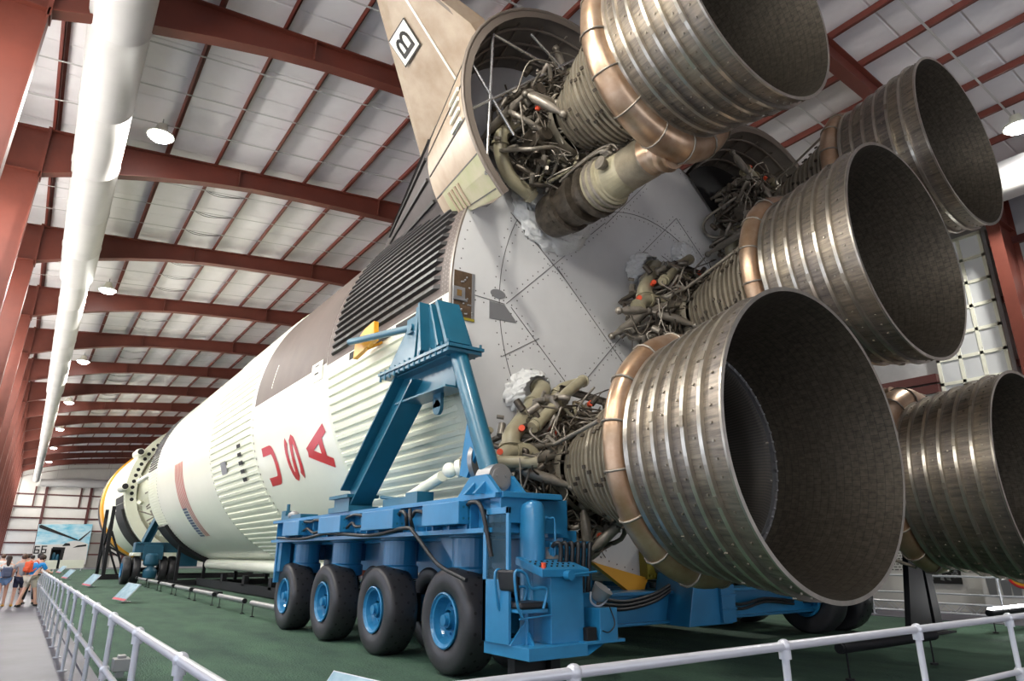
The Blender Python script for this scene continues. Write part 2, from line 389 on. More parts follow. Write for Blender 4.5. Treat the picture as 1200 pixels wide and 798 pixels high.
# big white air ducts
def duct(name, label, pts):
    t = thing(name, label, 'air duct', (pts[0][0], pts[0][1], 0))
    for (x0, y0, z0, r), (x1, y1, z1, r1) in zip(pts, pts[1:]):
        b = MB(); d = V((x1-x0, y1-y0, z1-z0)); n = max(2, int(d.length/3)); P = []; rr = []
        for k in range(n+1):
            q = V((x0, y0, z0))+d*(k/n)
            if 0 < k < n:
                dd = d.normalized()
                P += [q-dd*.05, q-dd*.02, q+dd*.02, q+dd*.05]; rr += [r, r*1.03, r*1.03, r]
            else: P.append(q); rr.append(r)
        # short cone into the next size
        P.append(V((x1, y1, z1))+d.normalized()*.35); rr.append(r1)
        b.tube(P, rr, 28); sg = b.build('duct_section', M['duct_white'], t)
        for k in range(int(d.length/4)+1):
            q = V((x0, y0, z0))+d*min(.98, (k*4+1.5)/d.length)
            MB().beam((q.x, q.y, q.z+r-.02), (q.x, q.y, ztop(q.x)+.25), .015, .015, (0, 1, 0)).build('hanger', M['galv'], t)
    return t
duct('air_duct', 'long white round air duct under the roof along the left wall', [(-11.0, -15, 12.15, .56), (-10.55, 24.5, 11.75, .46), (-10.4, 46, 11.5, .4), (-10.3, 66, 11.25, .36), (-10.2, 103, 10.9, .33)])
duct('air_duct', 'white round air duct under the roof on the right side', [(11.0, -15, 12.0, .56), (10.55, 24.5, 11.75, .46), (10.4, 103, 11.3, .36)])
t = thing('air_duct', 'white round air duct crossing below the far end of the roof', 'air duct', (-10.2, 103.6, 0))
MB().tube([(-9.7, 103.75, 10.6), (-5, 103.75, 10.75), (2, 103.75, 10.95), (9.6, 103.75, 11)], [.5, .55, .55, .5], 24).build('duct_section', M['duct_white'], t)
for x in (-8, -2, 4): MB().beam((x, 103.75, 11.2), (x, 103.75, ztop(x)+.25), .02, .02, (1, 0, 0)).build('hanger', M['galv'], t)

# high-bay lamps
def lamp(x, y, label, group):
    z = 12.55; t = thing('ceiling_lamp', label, 'ceiling lamp', (x, y, z), group)
    b = MB(); b.rev([(.02, .34), (.13, .33), (.16, .14), (.34, .02), (.36, -.03), (.32, -.03), (.28, .05), (.02, .06)], (x, y, z), 20, axis='z'); b.build('housing', M['white_paint'], t)
    b = MB(); b.rev([(.01, -.16), (.14, -.15), (.25, -.1), (.315, -.02), (.28, .02), (.01, .03)], (x, y, z), 20, axis='z'); b.build('lens', M['lens'], t)
    MB().tube([(x, y, z+.3), (x, y, ztop(x)+.1)], .018, 6).build('hanger', M['galv'], t)
    l = bpy.data.lights.new('lamp_light', 'SPOT'); l.energy = LAMP_W; l.shadow_soft_size = .22; l.color = (1, .97, .9); l.spot_size = rad(172); l.spot_blend = .35
    o = bpy.data.objects.new('lamp_light', l); sc.collection.objects.link(o); o.parent = t; o.location = (0, 0, -.5)
nth = ['nearest', 'second', 'third', 'fourth', 'fifth', 'sixth', 'seventh', 'eighth']
for k in range(-1, 7):
    y = 14.2+13.7*k
    if k >= 0: lamp(-9.35, y, 'round high bay lamp beside the left air duct, %s of its row' % nth[k], 'lamps along the left side of the roof')
    else: lamp(-9.35, y, 'round high bay lamp by the left air duct above the railing corner', 'lamps along the left side of the roof')
    lamp(9.35, y, 'bright round lamp near the right air duct behind the upper engine bell' if k == -1 else 'round high bay lamp under the roof beyond the rocket, %s of the right row' % nth[k], 'lamps along the right side of the roof')

# ------------------------------------------------------------------ ground: turf and kerb
def lawn():
    b = MB(); nx, ny = 46, 120; x0, x1, y0, y1 = -9.35, 9.5, -1.05, 92
    vs = []; fs = []
    for j in range(ny+1):
        y = y0+(y1-y0)*(j/ny)**1.7
        for i in range(nx+1):
            x = x0+(x1-x0)*i/nx
            e = 0 if i in (0, nx) or j in (0, ny) else 1
            vs.append((x, y, -.012+e*.010*sin(x*2.1+.7*sin(y*.9))*sin(y*1.3+x*.5)))
    for j in range(ny):
        for i in range(nx): a = j*(nx+1)+i; fs.append((a, a+1, a+nx+2, a+nx+1))
    b.add(vs, fs, True)
    # skirt down to the slab
    b.box((x0, y0, -.06), (x1, y0+.01, -.012)); b.box((x0, y0, -.06), (x0+.01, y1, -.012))
    return b.build('artificial_turf', M['turf'])
tag(lawn(), 'dark green artificial turf spread under the rocket and its transporter', 'turf', kind='stuff')
b = MB(); b.box((-9.5, -1.2, 0), (-9.36, 92, .045)); b.box((-9.5, -1.2, 0), (9.6, -1.06, .045)); struct(b, 'trim_90', M['concrete'])

# ------------------------------------------------------------------ first stage of the rocket
RS = 5.03
stage = thing('rocket_stage', 'huge white rocket first stage lying on its side, red USA letters and five engine bells', 'rocket', (0, 5.5, 1.14))
AX = (0, 0, H)
def shell(prof, a0, a1, name, m, seg=None, parent=stage):
    b = MB(); b.rev(prof, AX, seg or max(8, int(abs(a1-a0)/2.5)), a0, a1); return b.build(name, m, parent)
def stringers(name, m, y0, y1, az0, az1, step, h, w_, parent=stage, taper=.12):
    """hat-section ribs along the skin"""
    b = MB(); n = int(round((az1-az0)/step))
    for k in range(n):
        a = az0+step*(k+.5); d = math.degrees(w_/2/RS); d2 = d*.62
        p = [cp(RS-.01, a-d, y0), cp(RS-.01, a+d, y0), cp(RS+h, a+d2, y0+taper), cp(RS+h, a-d2, y0+taper)]
        q = [cp(RS-.01, a-d, y1), cp(RS-.01, a+d, y1), cp(RS+h, a+d2, y1-taper), cp(RS+h, a-d2, y1-taper)]
        b.add(p+q, [(0, 1, 2, 3), (7, 6, 5, 4), (1, 5, 6, 2), (3, 2, 6, 7), (0, 3, 7, 4)])
    return b.build(name, m, parent)
# thrust structure: white below, black above, ribbed
o = shell([(RS, 5.5), (RS, 11.7)], 180.5, 360, 'thrust_structure', M['cream_paint']); tag(o, 'white ribbed lower skin of the tail')
stringers('rib_panel', M['cream_paint'], 5.95, 11.55, 183.2, 300, 2.45, .055, .125)
tag(shell([(RS, 5.5), (RS, 11.7)], 0, 180.5, 'upper_tail_skin', M['black_paint']), 'grey black painted upper tail skin')
tag(stringers('black_ribs', M['black_rib'], 5.95, 11.35, 90, 179, 2.12, .085, .095), 'black ribs of the upper tail skin')
b = MB()                                  # open bays below the paint line, edge strip and rivets
for (ya, yb) in ((5.85, 6.55), (6.8, 7.75), (8.0, 9.0), (9.25, 10.2)):
    b.add([cp(RS+.012, 180.9, ya), cp(RS+.012, 180.9, yb), cp(RS+.012, 182.9, yb), cp(RS+.012, 182.9, ya)], [(0, 1, 2, 3)])
b.build('open_bay', M['dark'], stage)
b = MB(); b.rev([(RS+.001, 5.5), (RS+.03, 5.5), (RS+.03, 5.58), (RS+.001, 5.6)], AX, 140, 0, 360, smooth=False)
for a in range(146, 181, 1):
    for yy in (5.66, 5.76, 5.86): b.disc(cp(RS+.006, a+.3*(yy > 5.7), yy), .018, cp(1, a, 0, 0))
b.build('aft_edge_ring', M['rim_metal'], stage)
# tanks and skirts
shell([(RS, 11.7), (RS, 18.25)], 0, 360, 'fuel_tank', M['white_paint'], 144)
tag(shell([(RS+.006, 11.7), (RS+.006, 18.2)], 60, 179.6, 'black_paint_panel', M['black_paint']), 'dark grey painted quarter of the fuel tank')
shell([(RS, 18.25), (RS, 24.6)], 0, 360, 'intertank', M['cream_paint'], 144)
stringers('intertank_rib', M['cream_paint'], 18.45, 24.45, 100, 300, 2.9, .045, .15)
shell([(RS, 24.6), (RS, 37.6)], 0, 360, 'oxygen_tank', M['white_paint'], 144)
shell([(RS, 37.6), (RS, 40.7), (RS-.25, 40.72)], 0, 360, 'forward_skirt', M['cream_paint'], 144)
stringers('skirt_rib', M['cream_paint'], 37.75, 40.6, 180, 300, 1.7, .03, .06)
tag(stringers('black_skirt_rib', M['black_rib'], 37.75, 40.6, 95, 180, 1.7, .05, .085), 'black slats on the upper forward skirt')
b = MB()
for k in range(120): b.disc(cp(RS+.008, 90+k*2, 37.5), .05, cp(1, 90+k*2, 0, 0), 6)
b.build('bolt_ring', M['seam'], stage)
b = MB()
for y in (18.3, 24.55):                   # tabs along both edges of the intertank
    for k in range(70): a = 100+k*2.9; b.disc(cp(RS+.012, a, y), .045, cp(1, a, 0, 0), 6)
b.build('edge_tab', M['rim_metal'], stage)
b = MB()
for k in range(5): a = -169.5+k*3.3; b.add([cp(RS+.06, a, 19.75), cp(RS+.06, a, 20.25), cp(RS+.06, a+1.5, 20.25), cp(RS+.06, a+1.5, 19.75)], [(0, 1, 2, 3)])
b.build('vent_slot', M['dark'], stage)
def patch(b, az0, az1, y0, y1, r=RS+.012, n=6):
    vs = []
    for k in range(n+1):
        a = az0+(az1-az0)*k/n; vs += [cp(r, a, y0), cp(r, a, y1)]
    fs = [(2*k, 2*k+1, 2*k+3, 2*k+2) for k in range(n)]
    return b.add(vs, [f if az1 > az0 else f[::-1] for f in fs])
b = MB(); patch(b, -165.5, -160.2, 22.0, 22.8, RS+.05); b.build('access_panel', M['galv'], stage)
b = MB(); b.mi = 0; patch(b, 177.8, 183.4, 11.95, 12.75, RS+.02); b.mi = 1
for a in (178.6, 180.9): patch(b, a, a+.5, 12.2, 12.5, RS+.03)
b.build('hatch', [M['white_paint'], M['seam']], stage)
b = MB()
for k in range(9): a = 168+k*.95; patch(b, a, a+.75, 16.25+.02*k, 16.32+.02*k, RS+.02)
b.build('stencil_line', M['white_paint'], stage)
# painted letters, reading with the nose up
def stroke(b, pts, wd, az0, y0, su, sv):
    """thick polyline in letter coordinates (u along the girth, v towards the nose), laid on the skin"""
    n = len(pts); L = []; Rr = []
    for i, p in enumerate(pts):
        p = V((*p, 0)); a = V((*pts[max(i-1, 0)], 0)); c = V((*pts[min(i+1, n-1)], 0))
        d1 = (p-a).normalized() if i else (c-p).normalized(); d2 = (c-p).normalized() if i < n-1 else d1
        d = (d1+d2).normalized(); k = 1/max(.5, d.dot(d2)); nn = V((-d.y, d.x, 0))*wd/2*k
        L.append(p+nn); Rr.append(p-nn)
    vs = []; fs = []
    for q in L+Rr: vs.append(cp(RS+.012, az0+su*q.x, y0+sv*q.y))
    for i in range(n-1): fs.append((i, i+1, n+i+1, n+i))
    b.add(vs, fs)
def dense(pts, n=5):
    o = []
    for p, q in zip(pts, pts[1:]): o += [(p[0]+(q[0]-p[0])*k/n, p[1]+(q[1]-p[1])*k/n) for k in range(n)]
    return o+[pts[-1]]
b = MB(); u_pts = [(.11, 1.0), (.11, .36)]+[(.5-.39*cos(t*pi/10), .36-.24*sin(t*pi/10)) for t in range(1, 10)]+[(.89, .36), (.89, 1)]
stroke(b, dense(u_pts[:2])[:-1]+u_pts[1:-2]+dense(u_pts[-2:]), .22, -164.2, 16.3, 14.1, 1.26)
s_pts = [(.06, .27)]+[(.5-.42*cos(t*pi/8), .27-.17*sin(t*pi/8)) for t in range(1, 8)]+[(.93, .3), (.86, .42), (.5, .5), (.14, .58), (.07, .7)]+[(.5-.42*cos(t*pi/8), .73+.17*sin(t*pi/8)) for t in range(1, 8)]+[(.94, .73)]
tag(b.build('painted_letter', M['red_letter'], stage), 'red painted letter U'); b = MB()
stroke(b, dense(s_pts, 2), .2, -150.2, 14.35, -14.0, 1.1); b.f = [f[::-1] for f in b.f]
tag(b.build('painted_letter', M['red_letter'], stage), 'red painted letter S'); b = MB()
stroke(b, dense([(.12, 0), (.5, 1.0)], 8), .21, -164.3, 12.15, 13.9, 1.5)
stroke(b, dense([(.88, 0), (.5, 1.0)], 8), .21, -164.3, 12.15, 13.9, 1.5)
stroke(b, dense([(.24, .3), (.76, .3)], 6), .2, -164.3, 12.15, 13.9, 1.5)
tag(b.build('painted_letter', M['red_letter'], stage), 'red painted letter A')
b = MB()
for k in range(13):                        # flag: stripes along the girth, canton at the lower end
    y = 30.15+.148*k
    if k % 2 == 0: patch(b, -175.5, -132.5 if k < 6 else -151, y, y+.148, n=18)
tag(b.build('flag_stripes', M['flag_red'], stage), 'red stripes of a painted flag')
b = MB(); b.mi = 0
for k in range(11):
    a = -151+k*1.72; patch(b, a, a+1.2, 31.1, 32.08, RS+.014, 2)
tag(b.build('flag_canton', M['flag_blue'], stage), 'blue field of a painted flag')
# tunnel fairing along the belly
b = MB(); b.tube([(-1.75, 17.9, 1.2), (-1.75, 18.2, 1.14), (-1.75, 37.3, 1.14), (-1.75, 37.6, 1.2)], [.1, .27, .27, .1], 14); b.build('cable_tunnel', M['white_paint'], stage)

# aft closure plate with seams, rivets and access openings
YP = 5.5
b = MB(); b.mi = 0
b.rev([(.02, YP), (2.2, YP), (3.6, YP), (RS, YP)], AX, 120, smooth=False)
b.mi = 1
def pl(x, z, y=YP-.008): return V((x, y, H+z))
def seam(p, q, w_=.012): b.beam(pl(*p), pl(*q), w_, .006, (0, 1, 0))
def rivets(p, q, n):
    d = V((q[0]-p[0], q[1]-p[1])); nn = V((-d.y, d.x)).normalized()*.09
    for k in range(n):
        t = (k+.5)/n
        for s in (-1, 1): b.disc(pl(p[0]+d.x*t+s*nn.x, p[1]+d.y*t+s*nn.y, YP-.006), .016, (0, -1, 0), 6)
lines = [((-3.86, -.05), (-1.2, 2.45)), ((-3.75, -.1), (-2.2, -1.62)), ((-5.0, -.02), (-3.9, -.07)), ((-2.3, -1.62), (.5, 1.3)), ((-3.95, -1.1), (-3.1, -.6)), ((-2.6, 1.0), (-1.15, -.45)),
         ((-3.76, 1.9), (-2.4, .8)), ((.5, 1.35), (1.6, .2)), ((-.4, 1.7), (1.2, 3.3)), ((-1.2, 2.4), (.2, 3.9)), ((-3.3, -2.4), (-1.6, -4.6)), ((0, -5), (0, -2)), ((-1.2, -.4), (.3, -1.9)), ((-2.4, -3.4), (-.2, -1.2)),
         ((1.6, .2), (4.9, .1)), ((1.2, 3.3), (3.4, 1.2)), ((-1.9, -1.9), (-.9, -3.2))]
for p, q in lines: seam(p, q); rivets(p, q, max(4, int(hypot(q[0]-p[0], q[1]-p[1])/.17)))
for r_, a0, a1 in ((4.02, 140, 214), (2.95, 60, 130), (4.02, 230, 300), (2.2, 20, 75)):
    n = 24
    for k in range(n):
        a, c = rad(a0+(a1-a0)*k/n), rad(a0+(a1-a0)*(k+1)/n); seam((r_*cos(a), r_*sin(a)), (r_*cos(c), r_*sin(c)))
        for dr in (-.1, .1): b.disc(pl((r_+dr)*cos(a), (r_+dr)*sin(a), YP-.006), .016, (0, -1, 0), 6)
for k in range(150): a = rad(k*2.4); b.disc(pl(4.9*cos(a), 4.9*sin(a), YP-.006), .016, (0, -1, 0), 6)
b.build('closure_plate', [M['plate_white'], M['seam']], stage)
b = MB(); b.mi = 0; b.box((-5.0, YP-.012, H-.55), (-4.57, YP+.02, H+.36)); b.mi = 1
for k in range(26):
    b.ball((-4.95+.34*R.random(), YP-.014, H-.5+.8*R.random()), .02, 8, 4)
b.box((-4.63, YP-.02, H-.55), (-4.57, YP-.01, H+.36)); b.mi = 2; b.box((-5.0, YP-.024, H-.57), (-4.57, YP-.012, H-.52)); b.build('access_recess', [mat('brown_recess', (92, 74, 56), .45, .3, var=.3, vscale=6), M['galv'], M['yellow_dull']], stage)
b = MB(); b.mi = 0; b.box((-5.03, YP-.05, H-.22), (-4.79, YP-.012, H+.03)); b.mi = 1; b.box((-4.96, YP-.055, H-.15), (-4.86, YP-.045, H-.03)); b.build('access_bracket', [M['galv'], mat('bracket_hole', (120, 92, 50), .5)], stage)
b = MB(); b.mi = 0; b.prism([pl(-4.24, -.08), pl(-3.9, -.09), pl(-3.62, -.39), pl(-4.24, -.42)], (0, -.006, 0))
b.prism([pl(-4.05+.17*cos(t*pi/8)*(1.0), .1+.09*sin(t*pi/8)) for t in range(16)], (0, -.006, 0)); b.build('metal_patch', M['galv'], stage)

# ------------------------------------------------------------------ engines
ROOT = (0, 0, 0)
def torus_manifold(b, y, rc, inlet, seg=72, k=14):
    vs = []; fs = []
    for i in range(seg):
        t = 2*pi*i/seg; d = abs((t-rad(inlet)+pi) % (2*pi)-pi)/pi
        r = .16+.13*(1-d)**1.2; R_ = rc+r*.9
        for j in range(k):
            a = 2*pi*j/k; rr = R_+r*cos(a); vs.append((rr*cos(t), y+r*sin(a), rr*sin(t)))
    for i in range(seg):
        for j in range(k):
            a = i*k+j; c = i*k+(j+1) % k; e = ((i+1) % seg)*k; fs.append((a, c, e+(j+1) % k, e+j))
    b.add(vs, fs, True)
def make_engine():
    """local frame: exit plane at y = 0, the engine reaches towards +y; the turbopump sits on the +x side"""
    rr = random.Random(3)
    ext = lambda y: 1.775-.178*y          # outer radius of the nozzle extension, 0..1.6
    b = MB()
    # chamber wrapped in bands, y 1.75..3.95
    prof = [(1.47, 1.62), (1.47, 1.7)]; ch = lambda y: 1.36 if y < 1.75 else 1.44-.50*(y-1.75)+.055*(y-1.75)**2 if y < 3.0 else .92-.40*(y-3.0)
    n = 15
    for k in range(n+1): y0 = 1.75+2.2*k/n; prof.append((ch(y0), y0))
    b.mi = 1  # dark surface under the bands paints the shade in their gaps
    b.rev(prof, ROOT, 72)
    b.mi = 0
    b.rev([(.66, 3.93), (.66, 4.08), (.6, 4.1), (.58, 4.28), (.7, 4.3), (.7, 4.4), (.55, 4.45)], ROOT, 48, smooth=False)
    for k in range(n):
        y0 = 1.76+2.2*k/n; y1 = y0+2.2/n*.7
        b.mi = 0; b.rev([(ch(y0)-.01, y0), (ch(y0)+.045, y0+.012), (ch(y1)+.045, y1-.012), (ch(y1)-.01, y1)], ROOT, 84, smooth=False)
        y = (y0+y1)/2; m = max(6, int(ch(y)*9)); b.mi = 1
        for i in range(m):
            a = 2*pi*i/m+k*.7; c = V((cos(a), 0, sin(a))); tg = V((-sin(a), 0, cos(a)))
            p = c*(ch(y)+.05)+V((0, y1, 0)); b.beam(p-tg*.025, p+tg*.025, .06, .03, c)
    eng = b.build('rocket_engine', [M['chamber'], M['pipe_dark']])
    # nozzle extension
    b = MB(); b.mi = 0
    b.rev([(ext(1.62), 1.62), (ext(0), 0)], ROOT, 120)
    nz = b.build('nozzle_extension', M['bell'], eng)
    b = MB()
    for y in (.3, .57, .83, 1.09, 1.35):
        r0 = ext(y); b.rev([(r0, y+.032), (r0+.055, y+.026), (r0+.055, y-.022), (r0-.002, y-.03)], ROOT, 110, smooth=False)
    b.rev([(ext(1.62)+.0, 1.66), (ext(1.6)+.05, 1.65), (ext(1.6)+.05, 1.58), (ext(1.57), 1.57)], ROOT, 110, smooth=False)
    b.rev([(ext(.03), .035), (ext(.03)+.02, .03), (ext(0)+.02, .0), (ext(0)-.03, 0.0)], ROOT, 120, smooth=False)
    tag(b.build('hat_band', M['band'], eng), 'shiny stiffening bands of the bell')
    b = MB()
    for j, y in enumerate((.16, .44, .7, .96, 1.22, 1.5)):
        m = 60 if j == 0 else 36
        for i in range(m):
            a = 2*pi*(i+.4*j)/m; c = V((cos(a), 0, sin(a))); p = c*(ext(y)+.008)+V((0, y, 0)); tg = V((-sin(a), 0, cos(a)))
            b.beam(p-V((0, .012, 0)), p+V((0, .012, 0)), .022, .02, c)
    for j, y in enumerate((.37, .63, .9, 1.16)):      # splice clips on the bands
        for i in range(7):
            a = 2*pi*(i/7)+j*1.3; c = V((cos(a), 0, sin(a))); tg = V((-sin(a), 0, cos(a))); p = c*(ext(y-.06)+.05)+V((0, y-.06, 0)); b.beam(p-tg*.06, p+tg*.06, .05, .03, c)
    tag(b.build('bolts', M['bolt'], eng), kind='stuff')
    b = MB(); b.rev([(ext(0)-.03, 0), (ext(.2)-.035, .2), (ext(.8)-.035, .8), (ext(1.6)-.03, 1.6)], ROOT, 120)
    b.f = [f[::-1] for f in b.f]; b.uv = [u[::-1] if u else None for u in b.uv]
    tag(b.build('nozzle_lining', M['lining'], eng), 'dark shingled inside of the bell')
    b = MB(); b.mi = 0
    b.rev([(1.4, 1.62), (1.3, 1.66), (1.22, 1.9), (.96, 2.5), (.68, 3.1), (.46, 3.55), (.5, 4.1), (.01, 4.15)], ROOT, 96)
    b.f = [f[::-1] for f in b.f]; b.uv = [u[::-1] if u else None for u in b.uv]
    b.build('chamber_wall', M['tubes'], eng)
    b = MB(); b.rev([(1.46, 1.58), (1.40, 1.57), (1.39, 1.63), (1.44, 1.66)], ROOT, 96, smooth=False)
    for i in range(64):
        a = 2*pi*i/64; b.ball((1.41*cos(a), 1.565, 1.41*sin(a)), .026, 6, 4)
    b.build('joint_ring', M['galv'], eng)
    # exhaust manifold, thickest at the turbine inlet
    b = MB(); torus_manifold(b, 1.87, 1.3, 8); mf = b.build('exhaust_manifold', M['copper'], eng)
    for i in range(16):
        b = MB()
        t = 2*pi*(i+.5)/16; d = abs((t-rad(8)+pi) % (2*pi)-pi)/pi; r = .16+.13*(1-d)**1.2; R_ = 1.3+r*.9
        c = V((cos(t), 0, sin(t))); o = c*R_+V((0, 1.87, 0))
        b.tube([o+(c*cos(2*pi*j/14)+V((0, sin(2*pi*j/14), 0)))*(r+.012) for j in range(15)], .016, 6, cap=False)
        b.build('manifold_clamp', M['pipe_grey'], eng)
    # injector dome, gimbal block
    b = MB(); b.rev([(.7, 4.36), (.74, 4.4), (.74, 4.55), (.6, 4.7), (.45, 4.85), (.3, 4.95), (.3, 5.3), (.42, 5.32), (.42, 5.5), (.05, 5.5)], ROOT, 32, smooth=False)
    for i in range(24): a = 2*pi*i/24; b.beam((.78*cos(a), 4.38, .78*sin(a)), (.78*cos(a), 4.5, .78*sin(a)), .05, .05)
    b.build('injector_dome', M['pipe_grey'], eng)
    # turbopump with turbine, heat exchanger and bellows
    tx, tz = 1.47, .19; o = (tx, 0, tz)
    b = MB(); b.rev([(.1, 5.25), (.3, 5.2), (.42, 5.05), (.46, 4.8), (.46, 4.62), (.5, 4.6), (.5, 4.5), (.42, 4.48), (.44, 4.2), (.5, 4.18), (.5, 4.06), (.36, 4.04), (.36, 3.82)], o, 32, smooth=False)
    b.rev([(.36, 3.84), (.52, 3.82), (.52, 3.7), (.46, 3.68)], o, 32, smooth=False)
    for i in range(18): a = 2*pi*i/18; b.beam((tx+.47*cos(a), 4.48, tz+.47*sin(a)), (tx+.47*cos(a), 4.64, tz+.47*sin(a)), .045, .045)
    b.tube(spline([(tx, 4.9, tz+.3), (tx-.1, 4.9, tz+.62), (tx-.4, 4.85, tz+.75)]), .2, 12)
    tp = b.build('turbopump', M['pipe_dark'], eng)
    b = MB(); b.rev([(.36, 3.72), (.46, 3.7), (.46, 3.36), (.42, 3.34), (.42, 3.3), (.39, 3.28), (.36, 2.98), (.33, 2.9)], o, 32, smooth=False); hx = b.build('heat_exchanger', M['olive'], eng)
    b = MB(); pr = []
    for k in range(14): pr += [(.34, 2.92-.035*k), (.365, 2.902-.035*k)]
    b.rev(pr+[(.34, 2.42)], o, 32, smooth=False); b.build('bellows', M['chamber'], eng)
    b = MB(); b.tube(spline([(tx, 2.45, tz), (tx+.02, 2.25, tz+.01), (tx+.12, 2.05, tz+.03), (tx+.18, 1.92, tz+.04)], 5), [.35]*8+[.32]*4+[.27]*4, 24); b.build('turbine_elbow', M['copper'], eng)
    for q, (a, r_) in enumerate(((200, .52), (215, .5), (232, .48), (150, .5), (170, .52))):
        c = V((cos(rad(a)), 0, sin(rad(a)))); O = V(o)
        b = MB(); b.tube(spline([O+c*.5+V((0, 4.3, 0)), O+c*(r_+.06)+V((0, 3.9, 0)), O+c*(r_+.08)+V((0, 3.4, 0)), O+c*(r_+.04)+V((0, 3.1, 0)), O+c*.4+V((0, 3.0, 0))], 5), .025, 8); b.build('pipe', M['pipe_grey'], eng)
    for a in (225, 185, 265):
        c = V((cos(rad(a)), 0, sin(rad(a)))); P0 = V(o)+c*.4+V((0, 3.1, 0)); b = MB(); b.cyl(P0, P0+c*.1, .09, seg=14); b.cyl(P0+c*.08, P0+c*.12, .12, seg=14); b.build('port_flange', M['pipe_grey'], eng)
    b = MB(); b.rev([(.47, 3.62), (.5, 3.6), (.5, 3.56), (.47, 3.54)], o, 32, smooth=False); b.rev([(.47, 3.46), (.5, 3.45), (.5, 3.42), (.47, 3.4)], o, 32, smooth=False); b.build('exchanger_band', M['pipe_grey'], eng)
    # propellant ducts
    def duct(name, pts, r, m, flanges=True, n=8, seg=14):
        P = spline(pts, n); b = MB(); b.tube(P, r, seg)
        if flanges:
            for t in (.06, .5, .94):
                i = int(t*(len(P)-2)); d = (P[i+1]-P[i]).normalized(); b.cyl(P[i]-d*.025, P[i]+d*.025, r*1.22, seg=seg)
        return b.build(name, m, eng)
    duct('propellant_duct', [(-1.25, 4.42, .3), (-1.15, 4.5, .55), (-.62, 4.78, 1.02), (-.2, 5.0, 1.42), (.05, 5.25, 1.62), (.12, 5.6, 1.7)], .15, M['olive'])
    duct('propellant_duct', [(-1.5, 4.4, .05), (-1.3, 4.4, .25), (-.95, 4.38, .28), (-.72, 4.36, .1)], .13, M['olive'])
    duct('propellant_duct', [(-1.02, 4.15, .62), (-.75, 4.2, .82), (-.1, 4.45, 1.32), (.42, 4.62, 1.66), (.6, 4.76, 1.72), (.52, 4.95, 1.7), (.3, 5.02, 1.6), (.1, 5.05, 1.35)], .095, M['olive'])
    duct('propellant_duct', [(.8, 4.8, .6), (.55, 4.85, .95), (.1, 4.75, 1.0), (-.2, 4.62, .8), (-.3, 4.55, .5)], .14, M['olive'])
    duct('propellant_duct', [(1.2, 5.0, -.3), (.9, 5.0, -.9), (.3, 4.9, -1.15), (-.1, 4.75, -.9), (-.1, 4.6, -.6)], .14, M['olive'])
    # gimbal actuator struts and outriggers: spindle shaped
    def strut(p, q, r=.085):
        p, q = V(p), V(q); d = q-p; b = MB(); b.tube([p, p+d*.12, p+d*.25, p+d*.7, p+d*.88, q], [r*.5, r*.55, r, r, r*.55, r*.45], 12); b.ball(p, r*.9, 10, 6); b.ball(q, r*.9, 10, 6); return b.build('strut', M['pipe_grey'], eng)
    for p, q in (((-1.3, 4.3, .0), (-.35, 4.05, .35)), ((-1.3, 4.3, .0), (-.5, 3.85, -.28)), ((-2.0, 4.42, -.12), (-1.3, 4.3, .0)), ((-.1, 3.95, -1.25), (-.2, 3.95, -.55)), ((-.1, 3.95, -1.25), (.35, 3.55, -.72)), ((-.1, 3.95, -1.25), (-.75, 4.5, -.6)),
                 ((-.1, 3.95, -1.25), (.1, 5.4, -1.3)), ((-1.3, 4.3, 0), (-1.2, 5.45, -.2))): strut(p, q)
    # boxes and valves bolted around the head
    for c, s_, m in (((-.85, 4.55, -.15), (.3, .32, .3), 'pipe_dark'), ((-.55, 4.75, .62), (.36, .3, .26), 'pipe_dark'), ((.25, 4.6, .82), (.4, .34, .22), 'pipe_grey'), ((.5, 4.3, -.75), (.4, .4, .3), 'pipe_dark'), ((-.5, 4.35, -.8), (.34, .36, .3), 'pipe_dark'), ((-.95, 4.85, .3), (.24, .26, .3), 'pipe_grey')):
        b = MB(); b.box((c[0]-s_[0]/2, c[1]-s_[1]/2, c[2]-s_[2]/2), (c[0]+s_[0]/2, c[1]+s_[1]/2, c[2]+s_[2]/2)); b.cyl((c[0], c[1]-s_[1]*.8, c[2]), (c[0], c[1]+s_[1]*.8, c[2]), s_[0]*.32, seg=12)
        b.cyl((c[0]-s_[0]*.75, c[1], c[2]), (c[0]+s_[0]*.75, c[1], c[2]), s_[0]*.22, seg=10); b.build('valve', M[m], eng, bevel=.02)
    # medium pipes round the head
    for k in range(26):
        a = rr.uniform(0, 2*pi); a2 = a+rr.uniform(.5, 1.6)*rr.choice((-1, 1)); P = []
        for t in range(5):
            aa = a+(a2-a)*t/4; q = rr.uniform(.62, 1.35); P.append((q*cos(aa), 4.05+rr.uniform(0, 1.25), q*sin(aa)))
        b = MB(); b.tube(spline(P, 6), rr.choice((.03, .04, .05, .06)), 8); b.build('pipe', M[rr.choice(('pipe_grey', 'pipe_dark', 'olive', 'pipe_grey'))], eng)
    # support frame rods along the chamber
    b = MB()
    b.tube([(-.80, 3.9, .25), (-.95, 3.9, .32), (-1.0, 3.6, .3), (-1.5, 2.1, .35)], .03, 6); b.tube([(-.75, 3.95, .5), (-.95, 3.85, .45), (-1.0, 3.6, .3)], .03, 6); b.build('drain_line', M['pipe_grey'], eng)
    b = MB()
    for a in (62,): b.tube(spline([(.66*cos(rad(a)), 4.1, .66*sin(rad(a))), (.95*cos(rad(a)), 3.95, .95*sin(rad(a))), (1.25*cos(rad(a)), 2.9, 1.25*sin(rad(a))), (1.5*cos(rad(a)), 2.05, 1.5*sin(rad(a)))], 5), .028, 6)
    b.build('drain_line', M['pipe_grey'], eng)
    # girders
    b = MB()
